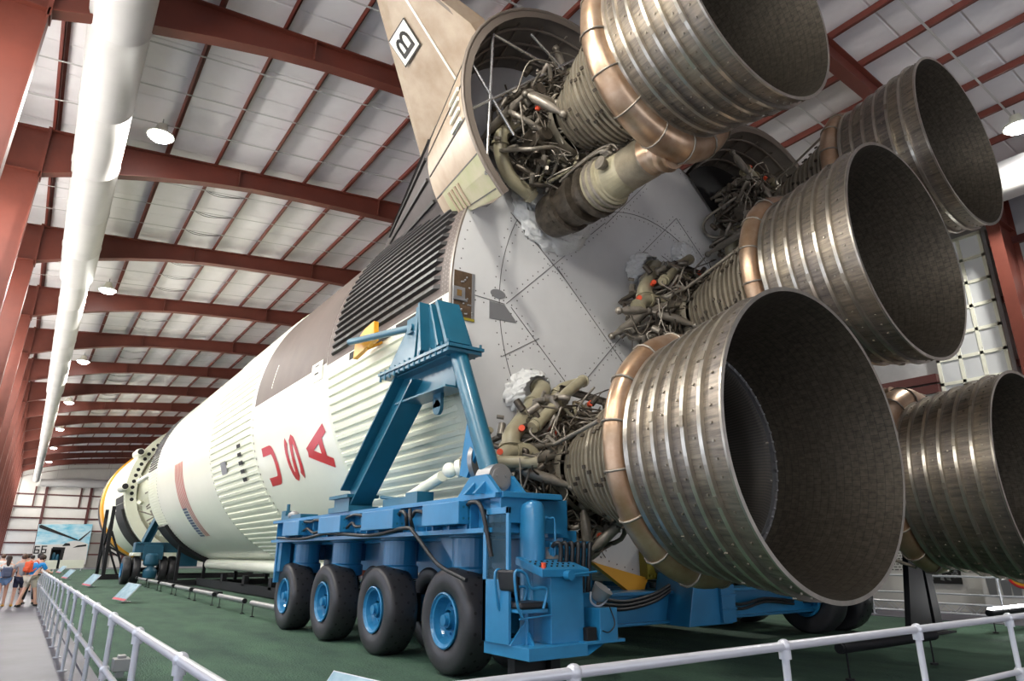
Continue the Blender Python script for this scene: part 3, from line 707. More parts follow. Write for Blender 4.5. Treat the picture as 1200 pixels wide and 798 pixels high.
    for p, q in (((.05, 4.75, 1.52), (.95, 4.55, 1.35)), ((.95, 4.55, 1.35), (1.15, 4.1, 1.0)), ((-.2, 4.4, .85), (.55, 4.0, 1.02))):
        b.ibeam(p, q, .09, .12, t=.02)
    b.build('bracket', M['pipe_dark'], eng)
    for c in ((-1.12, 4.3, .62), (-1.5, 4.35, .22), (.35, 4.3, 1.2), (-.6, 4.1, .55), (.1, 3.9, -1.0)):
        b = MB(); b.cyl(V(c)-V((.03, .05, 0)), V(c)+V((.03, .05, 0)), .05, seg=10); tag(b.build('red_cap', M['orange'], eng), 'red protective cap')
    # thin lines nobody could count
    b = MB()
    for k in range(210):
        a = rr.uniform(0, 2*pi); P = []; q = rr.uniform(.6, 1.1); y = rr.uniform(3.95, 4.9)
        for t in range(4):
            P.append((q*cos(a), y, q*sin(a))); a += rr.uniform(-.45, .45); q = min(1.45, max(.58, q+rr.uniform(-.28, .3))); y = min(5.3, max(3.9, y+rr.uniform(-.4, .5)))
        b.mi = 0 if rr.random() < .62 else 1
        b.tube(spline(P, 4), rr.uniform(.01, .022), 5, cap=False)
    for k in range(120):
        a = rr.uniform(0, 2*pi); q = rr.uniform(.6, 1.4); y = rr.uniform(4.05, 5.2); s_ = rr.uniform(.04, .11); b.mi = rr.choice((0, 1)); c = V((q*cos(a), y, q*sin(a)))
        b.cyl(c, c+V((rr.uniform(-1, 1), rr.uniform(-1, 1), rr.uniform(-1, 1))).normalized()*s_*2, s_*.6, seg=8)
    tag(b.build('fine_tubing', [M['pipe_grey'], M['pipe_dark']], eng), kind='stuff')
    # crumpled insulation boot where the duct enters the plate
    b = MB(); vs = []; fs = []; n1, n2 = 60, 12
    for i in range(n2):
        for k in range(n1):
            t = 2*pi*k/n1; f = i/(n2-1); r_ = (.36-.15*f)*(1+.05*sin(k*1.3+i*.7)+rr.uniform(-.06, .06))
            vs.append((.12-.35*(1-f)*.3+1.35*r_*cos(t)-.2, 5.48-.24*f+rr.uniform(-.03, .03), 1.62+r_*sin(t)*1.05+.5*r_*cos(t)))
    for i in range(n2-1):
        for k in range(n1): a = i*n1+k; c = i*n1+(k+1) % n1; fs.append((a, a+n1, c+n1, c))
    b.add(vs, fs, True); b.build('insulation_boot', M['blanket'], eng)
    return eng
E3 = 3.267
eng0 = make_engine()
spots = [(-E3, -E3, 0, 'weathered metal engine, lower one on the transporter side'), (0, 0, 0, 'centre engine'), (-E3, E3, 90, 'upper engine inside the fairing below the fin'), (E3, E3, 62, 'upper engine on the far side'), (E3, -E3, -90, 'lower engine on the far side')]
for i, (x, z, roll, lb) in enumerate(spots):
    e = eng0 if i == 0 else copy_tree(eng0)
    e.parent = stage; e.location = V((x, 0, H+z))-stage.location; e.rotation_euler = (0, rad(roll), 0)
# big crumpled boot round the upper engine's heat shield opening
def boot(cx, cz, rx, rz, tilt, seed):
    rr = random.Random(seed); b = MB(); vs = []; fs = []; n1, n2 = 90, 14
    for i in range(n2):
        for k in range(n1):
            t = 2*pi*k/n1; f = i/(n2-1); q = (1-.3*f)*(1+.025*sin(k*.9+i*.6)+rr.uniform(-.03, .03)); x, z = rx*q*cos(t), rz*q*sin(t)
            vs.append((cx+x*cos(tilt)-z*sin(tilt), YP-.02-.22*sin(f*pi*.55)+rr.uniform(-.03, .03), H+cz+x*sin(tilt)+z*cos(tilt)))
    for i in range(n2-1):
        for k in range(n1): a = i*n1+k; c = i*n1+(k+1) % n1; fs.append((a, a+n1, c+n1, c))
    vs.append((cx, YP-.22, H+cz)); o_ = (n2-1)*n1; fs += [(o_+k, len(vs)-1, o_+(k+1) % n1) for k in range(n1)]
    b.add(vs, fs, True); return b.build('insulation_boot', M['blanket'], stage)
boot(-2.7, 2.3, 1.05, 1.0, .5, 5); boot(1.25, 2.2, .34, .45, .3, 6)

# ------------------------------------------------------------------ fairings and fin
def fairing(az, detail):
    c0 = V((cos(rad(az)), 0, sin(rad(az)))); tg = V((-sin(rad(az)), 0, cos(rad(az))))   # outward, sideways
    YA, YB = 4.1, 11.4
    def section(y, grow=0.):
        t = (y-YA)/(YB-YA); r = 2.55-2.15*t+grow; c = 4.5+.32*t; P = []
        lo = RS-.06
        yy = min(y, YP)
        for s in (-1,): P.append((lo*cos(math.asin(min(.99, r/lo))) if y >= YP-.4 else 4.35, s*r))
        for k in range(-12, 13): a = rad(90*k/12); P.append((c+r*cos(a), r*sin(a)))
        P.append((P[0][0], r))
        return [c0*u+tg*v_+V((0, y, H)) for u, v_ in P]
    def loft(ya, yb, n, name, m, grow=0., parent=stage):
        b = MB(); L = [section(ya+(yb-ya)*k/n, grow) for k in range(n+1)]; N = len(L[0]); vs = [p for l in L for p in l]
        fs = [(i*N+k, (i+1)*N+k, (i+1)*N+k+1, i*N+k+1) for i in range(n) for k in range(N-1)]
        b.add(vs, fs, True); return b, L
    b, L = loft(YA, 6.6, 5, '', None); fr = b.build('engine_fairing', M['tan'], stage)
    b, _ = loft(YA+.02, 5.4, 3, '', None, -.06); b.f = [f[::-1] for f in b.f]
    b.build('fairing_lining', M['fairing_in'], fr)
    b, L2 = loft(6.6, YB, 10, '', None, .003); tag(b.build('fairing_nose', M['nose_grey'], fr), 'grey black forward half of the fairing')
    b = MB(); S = section(YA, .02); S2 = section(YA, -.14)
    b.tube(S, .035, 6)
    for i in range(len(S)-1): b.add([S[i]+V((0, -.01, 0)), S[i+1]+V((0, -.01, 0)), S2[i+1]+V((0, -.01, 0)), S2[i]+V((0, -.01, 0))], [(0, 1, 2, 3)])
    b.build('aft_rim', M['rim_metal'], fr)
    b = MB()                               # ribs along the black nose and seams along the tan part
    for k in range(1, 26, 2):
        A, B = section(6.7, .0)[k], section(10.6, 0)[k]; n = (A-(c0*4.5+V((0, A.y, H)))).normalized(); b.beam(A+n*.02, B+n*.01, .06, .07, n)
    tag(b.build('fairing_rib', M['black_rib'], fr), 'black ribs on the fairing nose')
    b = MB()
    for k in range(1, 26, 2):
        A, B = section(4.2, 0)[k], section(6.55, 0)[k]; n = (A-(c0*4.5+V((0, A.y, H)))).normalized(); b.beam(A+n*.006, B+n*.006, .025, .02, n)
    b.build('fairing_seam', M['seam'], fr)
    # closing frame inside and its white braces
    b = MB(); Sx = section(5.4, -.06); b.add(Sx, [tuple(range(len(Sx)))]); b.build('inner_bulkhead', M['grey_wall' if detail else 'dark'], fr)
    b = MB()
    for yy in (4.4, 4.75, 5.1):
        Q = section(yy, -.1); b.tube(Q[1:-1], .03, 6)
    for k in range(3, 25, 2):
        b.beam(section(4.3, -.09)[k], section(5.3, -.09)[k], .03, .04)
    b.build('inner_frame', M['rim_metal'], fr)
    return fr, section, c0, tg
fr, sect, c0, tg = fairing(135, True)
def Pn(x, z, y=4.2): return V((x, y, H+z))
def brace(name, segs, par, r=.03):
    for p, q in segs: MB().tube([p, q], r, 10).build(name, M['bright_metal'], par)
brace('brace', [(Pn(-5.07, 4.58), Pn(-5.18, 1.6)), (Pn(-5.51, 2.76), Pn(-2.69, 5.36)), (Pn(-5.07, 4.58), Pn(-2.9, 4.45)), (Pn(-4.2, 5.04), Pn(-3.4, 4.6)), (Pn(-5.5, 3.7), Pn(-4.6, 2.6))], fr)
# vents and the primer coloured lower corner of the fairing
S0, S1 = sect(4.35, .01), sect(4.85, .01)
for j, k in enumerate((19.0, 19.6, 20.2, 20.8)):
    i, q = int(k), k-int(k)
    A, B = S0[i].lerp(S0[i+1], q), S1[i].lerp(S1[i+1], q); n = (A-(c0*4.5+V((0, A.y, H)))).normalized(); b = MB(); b.beam(A+n*.02, B+n*.02, .07, .04, n)
    tag(b.build('vent_louvre', M['white_paint'], fr), 'white louvre on the fairing')
b = MB(); A = [sect(4.13, .012), sect(5.3, .012), sect(6.2, .012)]
for i in range(2):
    for k in range(23, 26): b.add([A[i][k], A[i+1][k], A[i+1][k+1], A[i][k+1]], [(0, 1, 2, 3)])
tag(b.build('corner_panel', M['green_primer'], fr), 'pale green corner panel of the fairing')
b = MB()
for k in range(4):
    p = sect(5.35+.18*k, .03); b.beam(p[23].lerp(p[24], .4), p[25], .05, .03)
b.build('corner_louvre', M['tan'], fr)
fairing(45, False)
# fin: in the radial plane at 135 degrees
def fp(y, r, off=0.): return c0*r+tg*off+V((0, y, H))
b = MB(); t0, t1 = .17, .1
out = [(8.6, 5.6), (4.62, 7.0), (4.62, 7.3), (5.62, 9.7), (6.1, 9.75)]          # (y, r): leading root, trailing root, tips
th = [.04, .2, .2, .12, .03]
vs = [fp(y, r, t) for (y, r), t in zip(out, th)]+[fp(y, r, -t) for (y, r), t in zip(out, th)]
n = len(out); b.add(vs, [tuple(range(n-1, -1, -1)), tuple(range(n, 2*n))]+[(i, (i+1) % n, n+(i+1) % n, n+i) for i in range(n)])
# swept leading edge
fin = b.build('tail_fin', M['tan'], stage)
b = MB(); b.beam(fp(5.77, 6.6, .185), fp(5.66, 9.68, .1), .05, .02, tg); tag(b.build('fin_stripe', M['white_paint'], fin), 'white line along the fin')
b = MB(); b.beam(fp(4.6, 7.0, 0), fp(5.6, 9.68, 0), .36, .06, c0.cross(tg)); tag(b.build('trailing_edge', M['rim_metal'], fin), 'brown blunt trailing edge')
sg = 1
b = MB(); b.mi = 0; D = .155
def fpl(y, r, e): return fp(y, r, D+e)
b.prism([fpl(6.04, 8.38, 0), fpl(6.75, 8.34, 0), fpl(6.77, 7.78, 0), fpl(6.07, 7.83, 0)], tg*.012); b.mi = 1
b.prism([fpl(6.02, 8.41, -.004), fpl(6.77, 8.37, -.004), fpl(6.795, 7.75, -.004), fpl(6.045, 7.8, -.004)], tg*.01)
def fstroke(pts, wd):
    P = [fpl(y, r, .02) for y, r in pts]
    for p, q in zip(P, P[1:]): d = (q-p).normalized(); b.beam(p-d*wd*.35, q+d*wd*.35, wd, .01, tg)
fstroke([(6.62, 7.9), (6.2, 7.93)], .08)
def lobe(ya, yb, ra, rb):
    return [(ya, ra)]+[(ya, ra+(rb-ra)*.55)]+[((ya+yb)/2+(ya-yb)/2*cos(t*pi/8), ra+(rb-ra)*(.55+.45*sin(t*pi/8))) for t in range(1, 8)]+[(yb, ra+(rb-ra)*.55), (yb, ra)]
fstroke(lobe(6.62, 6.43, 7.91, 8.2), .07); fstroke(lobe(6.43, 6.2, 7.92, 8.24), .07)
tag(b.build('letter_marking', [M['white_paint'], M['black_rib']], fin), 'white square with a black letter B')

# ------------------------------------------------------------------ blue transporter under the tail
tr = thing('rocket_transporter', 'bright blue multi wheeled transporter with A shaped struts under the rocket tail', 'transporter', (0, 7.5, 0))
def wheel(x, y, s, par, rad_=.73, wd=.55, name='wheel', spots=True):
    """s = side the rim faces"""
    b = MB(); b.mi = 0; h = wd/2; r = rad_
    tp = [(.49, .72), (.53, .86), (.6, .95), (.74, 1.0), (.86, .985), (.93, .93), (.97, .82), (.99, .6), (1, .2)]
    b.rev([(r*k_, -h*q_) for k_, q_ in tp]+[(r*k_, h*q_) for k_, q_ in tp[::-1]], (x, y, r-.012), 44, axis='x')
    if spots:
        b.mi = 1
        for j, (xx, rr_) in enumerate(((-.6, .996), (-.2, 1.003), (.2, 1.003), (.6, .996))):
            for i in range(17):
                a = 2*pi*(i+.5*(j % 2))/17; n = V((.25*xx, cos(a), sin(a))); c = V((x+xx*h, y+r*rr_*cos(a)*1.004, r-.012+r*rr_*sin(a)*1.004)); b.disc(c, .024, n, 8)
    w_ = b.build(name, [M['tire'], M['dark']], par)
    b = MB(); q = (x+s*h*.55, y, r-.012); k = r/.73
    P = [(.375*k, s*.08), (.385*k, s*.12), (.365*k, s*.13), (.345*k, s*.10), (.32*k, s*.09), (.30*k, s*.0), (.27*k, -s*.06), (.14*k, -s*.06), (.14*k, s*.03)]
    if s > 0: P = P[::-1]
    b.rev(P, q, 32, axis='x', smooth=False); rim = b.build('rim', M['blue'], w_)
    b = MB(); b.cyl((q[0]-s*.07, y, q[2]), (q[0]+s*.06, y, q[2]), .105*k, seg=20); b.cyl((q[0]+s*.03, y, q[2]), (q[0]+s*.12, y, q[2]), .075*k, seg=20)
    for i in range(10): a = 2*pi*i/10; b.cyl((q[0]-s*.06, y+.2*k*cos(a), q[2]+.2*k*sin(a)), (q[0]-s*.03, y+.2*k*cos(a), q[2]+.2*k*sin(a)), .016, seg=6)
    b.build('hub', M['blue'], w_)
    return w_
WY = (4.95, 7.42, 9.92, 12.42)
def B(name, m, fn, bevel=0, par=tr): b = MB(); fn(b); return b.build(name, M[m], par, bevel)
def hose(pts, r=.022, par=tr, m='rubber_hose', name='hose'): return B(name, m, lambda b: b.tube(spline(pts, 5), r, 7), par=par)
for s in (-1, 1):
    X = lambda x: s*x
    def side(b):
        b.box((X(4.55), 3.35, 1.95), (X(5.42), 12.9, 2.36)); b.box((X(4.45), 3.25, 2.34), (X(5.58), 12.95, 2.40)); b.box((X(4.45), 3.3, 1.90), (X(5.6), 12.9, 1.96))
        for k in range(20): y = 3.5+k*.48; b.box((X(5.42), y, 1.96), (X(5.56), y+.03, 2.03))          # small gussets on the lower flange
        for k in range(8): y = 3.9+k*1.25; b.box((X(5.40), y, 1.96), (X(5.55), y+.025, 2.34))
        # end plates reaching down, deep web between the legs
        b.box((X(4.4), 12.85, 1.0), (X(5.45), 12.95, 2.36)); b.box((X(5.2), 12.6, 1.25), (X(5.42), 12.9, 1.95))
        b.box((X(4.0), 3.5, 1.3), (X(4.25), 12.9, 1.95)); b.box((X(4.25), 3.4, 1.85), (X(4.6), 12.9, 2.36))
        for y in WY: b.box((X(4.0), y+.45, 1.5), (X(4.6), y+.55, 1.95)); b.prism([(X(4.6), y+.95, 1.92), (X(4.6), y+1.45, 1.92), (X(4.6), y+.95, 1.5)], (X(.04), 0, 0))
    B('side_frame', 'blue', side)
    def bogies(b, y): b.box((X(4.2), y-.2, .5), (X(4.72), y+.2, .95)); b.cyl((X(3.6), y, .72), (X(5.2), y, .72), .11, seg=14)
    for y in WY: B('axle', 'black_steel', lambda b: bogies(b, y))
    for y in WY:
        B('jack_cylinder', 'blue', lambda b: b.rev([(.31, 1.95), (.36, 1.93), (.36, 1.88), (.3, 1.86), (.3, 1.45), (.34, 1.42), (.34, 1.22), (.2, 1.2)], (X(4.86), y, 0), 28, axis='z', smooth=False))
        def spring(b):
            for k in range(9): b.rev([(.2, .97+.03*k), (.26, .98+.03*k), (.26, .99+.03*k), (.2, 1.0+.03*k)], (X(4.8), y, 0), 20, axis='z', smooth=False)
        B('spring_stack', 'black_steel', spring)
        wheel(X(5.07), y, s, tr); wheel(X(4.0), y, -s, tr, spots=False)
    if s < 0:
        for y0, y1 in ((3.95, 5.0), (6.0, 7.25), (8.25, 9.4), (10.6, 11.7)):
            jb = B('junction_box', 'blue', lambda b: b.box((-5.72, y0, 2.02), (-5.4, y1, 2.33)), .012)
            B('lid_bolt', 'blue_dark', lambda b: [b.disc((-5.725+.09*i, y0-.003, 2.1+.15*j), .02, (0, -1, 0), 6) for i in (1, 2) for j in (0, 1)], par=jb)
        hose([(-5.6, 3.3, 1.6), (-5.66, 3.45, 2.2), (-5.64, 3.7, 2.3), (-5.55, 4.0, 2.28)], .03)
        hose([(-5.6, 5.0, 2.2), (-5.66, 5.3, 2.26), (-5.62, 5.55, 2.18), (-5.66, 5.8, 2.28), (-5.6, 6.0, 2.24)], .028)
        hose([(-5.6, 7.25, 2.25), (-5.66, 7.5, 2.3), (-5.6, 7.9, 2.32), (-5.6, 8.25, 2.28)], .026)
        hose([(-5.6, 7.25, 2.12), (-5.66, 7.6, 2.1), (-5.62, 7.9, 2.18), (-5.6, 8.2, 2.1)], .026)
        hose([(-5.6, 9.4, 2.25), (-5.66, 9.7, 2.3), (-5.6, 10.2, 2.28), (-5.6, 10.6, 2.3)], .026)
        hose([(-5.6, 9.4, 2.1), (-5.66, 9.8, 2.05), (-5.62, 10.3, 2.15), (-5.6, 10.6, 2.12)], .026)
        hose([(-5.62, 12.3, 2.0), (-5.64, 10.5, 1.95), (-5.66, 9, 2.02), (-5.65, 7, 1.94), (-5.68, 5.6, 2.02), (-5.7, 5.2, 1.9), (-5.65, 4.6, 1.5), (-5.6, 3.9, 1.3)], .03)
        hose([(-5.6, 5.7, 2.0), (-5.68, 5.6, 2.2), (-5.66, 5.75, 2.28)], .03); hose([(-5.6, 5.5, 2.0), (-5.68, 5.45, 2.15), (-5.64, 5.55, 2.3)], .03)
        # little valve blocks on the top flange
        def vb(b): b.box((-5.4, 6.1, 2.4), (-5.0, 7.1, 2.55)); b.box((-5.45, 5.7, 2.4), (-5.15, 6.12, 2.6)); b.cyl((-5.3, 6.3, 2.5), (-5.3, 7.4, 2.62), .03)
        B('valve_block', 'blue_dark', vb)
        def ve(b): b.box((-5.5, 12.3, 2.4), (-5.35, 12.6, 2.62)); b.cyl((-5.4, 12.45, 2.6), (-5.4, 12.45, 2.78), .04); b.box((-5.5, 11.2, 2.4), (-5.1, 12.32, 2.5))
        B('valve_block', 'blue_dark', ve); B('cable_roll', 'galv', lambda b: b.ball((-5.4, 12.0, 2.5), .13, 10, 6, (1, 1.6, .8)))
    # A shaped strut
    xs = X(5.33); out = V((s, 0, 0))
    st = B('strut_frame', 'blue_dark', lambda b: (b.ibeam((xs, 8.62, 2.62), (xs, 6.1, 4.72), .42, .62, (0, .62, .78), .035)))
    B('tube_leg', 'blue_dark', lambda b: b.cyl((xs, 3.7, 2.62), (xs, 4.74, 4.74), .145, seg=24), par=st)
    B('leg_gusset', 'blue', lambda b: b.prism([(xs-.03, 3.95, 3.2), (xs-.03, 4.35, 2.7), (xs-.03, 4.55, 2.75), (xs-.03, 4.3, 3.75)], (.06, 0, 0)), par=st)
    def xplate(b):
        b.beam((xs, 7.08, 4.79), (xs, 4.46, 4.74), .66, .05); b.beam((xs, 7.05, 4.73), (xs, 4.5, 4.68), .6, .05)
        for k in range(14):
            y = 7.0-.19*k
            for e in (-.3, .3): b.cyl((xs+e, y, 4.65), (xs+e, y, 4.84), .022, seg=6)
    B('cross_plate', 'blue_dark', xplate, par=st)
    B('cross_beam', 'blue_dark', lambda b: b.ibeam((xs, 6.55, 4.42), (xs, 4.75, 4.4), .4, .52), par=st)
    B('lifting_lug', 'blue_dark', lambda b: (b.box((xs-.03, 5.2, 3.92), (xs+.03, 5.45, 4.2)), b.cyl((xs-.03, 5.325, 3.92), (xs+.03, 5.325, 3.92), .125)), par=st)
    def housing(b):
        b.prism([(xs-.22, 6.95, 4.8), (xs-.22, 4.62, 4.78), (xs-.22, 5.02, 5.55), (xs-.22, 5.55, 5.68), (xs-.22, 6.0, 5.6)], (.44, 0, 0))
        for y0, y1 in ((5.72, 5.62), (5.52, 5.48)): b.beam((xs+s*.27, y0, 4.8), (xs+s*.27, y1, 5.7), .1, .07, out)
        b.beam((xs+s*.1, 4.58, 4.8), (xs+s*.1, 4.95, 5.6), .42, .07, (0, 1, 0)); b.beam((xs+s*.1, 4.8, 4.8), (xs+s*.1, 5.1, 5.58), .48, .05, (0, 1, 0)); b.beam((xs+s*.24, 5.3, 4.82), (xs+s*.24, 5.42, 5.7), .06, .3, out)
    B('head_housing', 'blue_dark', housing, par=st)
    B('tie_rod', 'blue_dark', lambda b: (b.cyl((xs+s*.2, 6.0, 5.45), (xs+s*.2, 8.95, 5.95), .07, seg=14), b.box((xs+s*.14, 5.7, 5.32), (xs+s*.28, 6.05, 5.58)), b.cyl((xs+s*.18, 5.85, 5.4), (xs+s*.32, 5.85, 5.4), .06)), par=tr)
    def yb(b): b.prism([(xs+s*.06, 9.05, 5.62), (xs+s*.06, 8.0, 5.78), (xs+s*.06, 8.05, 6.2), (xs+s*.06, 8.5, 6.16), (xs+s*.06, 9.0, 5.98)], (-s*.1, 0, 0)); b.beam((xs+s*.03, 8.9, 5.7), (xs+s*.03, 8.2, 5.9), .08, .05, out); b.beam((xs+s*.03, 8.5, 5.7), (xs-s*.3, 8.5, 5.9), .2, .05)
    tag(B('rocket_bracket', 'yellow', yb), 'yellow bracket fixed to the rocket')
    # feet of the struts
    def ped(b):
        for e in (-.2, .2): b.prism([(xs+e-.03, 3.2, 2.4), (xs+e-.03, 4.25, 2.4), (xs+e-.03, 3.92, 2.66), (xs+e-.03, 3.5, 2.66)], (.06, 0, 0))
        b.prism([(xs-.4, 3.52, 2.4), (xs+.4, 3.52, 2.4), (xs+.2, 3.52, 2.6), (xs-.2, 3.52, 2.6)], (0, .06, 0)); b.prism([(xs-.4, 3.78, 2.4), (xs+.4, 3.78, 2.4), (xs+.2, 3.78, 2.6), (xs-.2, 3.78, 2.6)], (0, .06, 0))
    B('pedestal', 'blue', ped); B('pivot_pin', 'galv', lambda b: (b.cyl((xs, 3.5, 2.63), (xs, 3.85, 2.63), .19, seg=28), b.cyl((xs, 3.47, 2.63), (xs, 3.55, 2.63), .14, seg=24), b.cyl((xs-.07, 3.455, 2.65), (xs-.07, 3.48, 2.65), .02, seg=8), b.cyl((xs+.07, 3.455, 2.65), (xs+.07, 3.48, 2.65), .02, seg=8)))
    def foot(b): b.box((xs-.3, 8.1, 2.4), (xs+.3, 9.15, 2.5)); b.box((xs-.24, 8.25, 2.48), (xs+.24, 9.0, 2.7)); b.box((xs-.32, 8.15, 2.66), (xs+.32, 9.1, 2.72))
    B('strut_foot', 'blue_dark', foot)
# cross beams, centre post and its mount under the plate
def cross(b):
    b.box((-4.4, 4.9, .48), (4.4, 5.35, .98)); b.box((-4.5, 4.8, .94), (4.5, 5.45, 1.0)); b.box((-4.5, 4.8, .45), (4.5, 5.45, .5)); b.box((-4.2, 11.8, .5), (4.2, 12.3, 1.0))
    for s in (-1, 1): b.box((s*4.0, 4.7, .5), (s*4.5, 12.4, .95)); b.box((s*1.2, 5.3, .5), (s*1.45, 11.9, .9))
B('cross_frame', 'blue', cross, .01)
B('centre_post', 'blue', lambda b: (b.prism([(-.75, 4.35, .42), (.45, 4.35, .42), (.45, 4.35, 1.5), (-.45, 4.35, 1.5)], (0, .9, 0)), b.box((.1, 4.28, .45), (.48, 4.36, 1.1)), b.box((.08, 4.26, .66), (.5, 4.3, .7)), b.box((.08, 4.26, .9), (.5, 4.3, .94))), .01)
tag(B('plate_mount', 'yellow_dull', lambda b: (b.box((-.72, 5.3, 1.18), (-.2, 5.5, 1.75)), [b.cyl((-.66+.1*i, 5.26, 1.24+.45*j), (-.66+.1*i, 5.3, 1.24+.45*j), .03, seg=8) for i in range(5) for j in (0, 1)])), 'olive yellow bolted mount below the rocket plate')
B('trunnion', 'galv', lambda b: b.cyl((-.35, 4.6, 1.42), (-.35, 5.32, 1.42), .19, seg=20))
tag(B('rocket_bracket', 'yellow', lambda b: b.prism([(-2.05, 5.36, 1.5), (-.65, 5.36, 1.2), (-.78, 5.36, .98), (-1.2, 5.36, 1.0)], (0, .12, 0))), 'yellow curved bracket at the bottom of the plate')
for k in range(3): hose([(-3.9, 4.78, .8-.07*k), (-3.2, 4.7, .78-.07*k), (-2.6, 4.72, .92-.08*k), (-1.9, 4.72, .86-.06*k), (-1.2, 4.74, .95-.06*k), (-.8, 4.7, 1.1-.05*k)], .03)
for k in range(2): hose([(.5, 4.75, .8-.08*k), (1.2, 4.7, .7-.08*k), (2.0, 4.72, .78-.06*k), (3.0, 4.74, .7-.06*k)], .03)
B('support_post', 'black_steel', lambda b: (b.prism([(5.0, 3.4, .02), (6.0, 3.4, .02), (5.95, 3.4, 1.9), (5.5, 3.4, 1.9)], (0, .12, 0)), b.prism([(6.15, 3.4, .02), (6.5, 3.4, .02), (6.3, 3.4, 1.9), (6.05, 3.4, 1.9)], (0, .12, 0)), b.box((4.9, 3.2, .0), (6.6, 3.7, .04)), b.box((5.4, 3.3, 1.85), (6.4, 3.6, 1.95))))
# rounded end tank, glazed screen, hose manifold by the operator's place
B('end_column', 'blue', lambda b: (b.tube([(-5.02, 3.2, .6), (-5.02, 3.2, 2.2), (-5.02, 3.21, 2.27), (-5.02, 3.22, 2.3)], [.17, .17, .14, .06], 24), b.box((-5.5, 3.25, 2.02), (-4.9, 3.5, 2.4)), b.box((-5.5, 3.2, 2.34), (-4.5, 3.6, 2.42))), .01)
def screen(b):
    b.box((-5.6, 3.42, .6), (-5.56, 3.5, 2.2)); b.box((-5.6, 2.92, 1.3), (-5.56, 2.98, 2.2)); b.box((-5.6, 2.92, 2.12), (-5.56, 3.5, 2.2)); b.box((-5.6, 2.92, .6), (-5.56, 3.5, 1.33))
scr = B('splash_screen', 'blue', screen, .004)
gm = bpy.data.materials.new('screen_glass'); gm.use_nodes = True; gb = gm.node_tree.nodes['Principled BSDF']
gb.inputs['Base Color'].default_value = (.05, .09, .12, 1); gb.inputs['Roughness'].default_value = .2; gb.inputs['Alpha'].default_value = .4; gb.inputs['Specular IOR Level'].default_value = .05; gb.inputs['IOR'].default_value = 1.15; M['glass'] = gm
B('screen_pane', 'glass', lambda b: b.box((-5.59, 2.96, 1.32), (-5.575, 3.44, 2.14)), par=scr)
B('hose_manifold', 'blue', lambda b: (b.box((-4.8, 3.1, 1.62), (-4.1, 3.2, 1.7)), b.box((-4.85, 3.2, 1.2), (-4.0, 3.3, 1.8)), [b.cyl((-4.75+.12*k, 3.13, 1.6), (-4.75+.12*k, 3.13, 1.78), .035, seg=8) for k in range(6)], b.tube(spline([(-4.9, 3.1, 1.6), (-4.9, 3.1, 2.05), (-4.8, 3.1, 2.08), (-4.72, 3.1, 2.05), (-4.72, 3.1, 1.62)]), .018, 6)))
for k in range(6): hose([(-4.75+.12*k, 3.13, 1.72), (-4.76+.12*k, 3.02, 1.77), (-4.72+.1*k, 2.98, 1.7), (-4.75+.1*k, 3.0, 1.2), (-4.7+.08*k, 3.05, .62)], .03)
# operator platform with console, seat and work light
pf = B('operator_platform', 'blue', lambda b: (b.prism([(-5.57, 2.55, .46), (-4.68, 2.55, .46), (-4.68, 2.55, .6), (-5.57, 2.55, .6)], (0, .95, 0)), b.prism([(-4.68, 2.55, .46), (-4.1, 2.75, .6), (-4.68, 2.75, .6)], (0, .75, 0)), b.box((-4.7, 2.6, .57), (-4.0, 3.5, .61))), .006)
B('platform_leg', 'black_steel', lambda b: (b.box((-5.45, 3.0, 0), (-5.1, 3.15, .47)), b.box((-4.9, 3.0, 0), (-4.75, 3.3, .47)), b.box((-5.4, 3.1, .1), (-4.8, 3.2, .4))))
con = B('control_console', 'blue', lambda b: (b.prism([(-5.12, 2.7, .6), (-5.12, 3.15, .6), (-5.12, 3.15, 1.5), (-5.12, 2.7, 1.38)], (.52, 0, 0)), b.prism([(-5.28, 2.66, 1.36), (-5.28, 2.66, 1.45), (-5.28, 3.22, 1.6), (-5.28, 3.22, 1.5)], (.76, 0, 0))), .006)
B('gauge_panel', 'galv', lambda b: (b.prism([(-5.1, 3.08, 1.57), (-5.1, 3.22, 1.6), (-5.1, 3.24, 1.72), (-5.1, 3.18, 1.72)], (.45, 0, 0))), par=con)
B('gauge_panel_switches', 'dark', lambda b: [b.cyl((-5.22+.09*i, 2.78+.1*j, 1.48+.027*j), (-5.22+.09*i, 2.78+.1*j, 1.497+.027*j), .014, seg=6) for i in range(7) for j in range(3)], par=con)
tag(B('knob', 'orange', lambda b: b.cyl((-5.2, 2.74, 1.46), (-5.2, 2.73, 1.53), .03, seg=10), par=con), 'red knob'); tag(B('knob', 'blue', lambda b: (b.cyl((-4.9, 2.66, 1.38), (-4.9, 2.56, 1.38), .06, seg=8), b.cyl((-4.9, 2.6, 1.38), (-4.45, 2.6, 1.42), .015, seg=6)), par=con), 'blue valve wheel')
seat = B('operator_seat', 'vinyl', lambda b: b.box((-5.56, 2.72, 1.0), (-5.14, 3.1, 1.08)), .03)
B('seat_back', 'vinyl', lambda b: b.prism([(-5.62, 2.74, 1.2), (-5.55, 2.74, 1.2), (-5.6, 2.74, 1.45), (-5.66, 2.74, 1.45)], (0, .36, 0)), .03, par=seat)
for yy in (2.7, 3.12):
    B('arm_rest', 'blue', lambda b: b.tube(spline([(-5.55, yy, .92), (-5.62, yy, 1.05), (-5.66, yy, 1.42), (-5.5, yy, 1.4), (-5.42, yy, 1.24), (-5.25, yy, 1.24), (-5.18, yy, 1.2), (-5.24, yy, 1.0)], 4), .018, 8), par=seat)
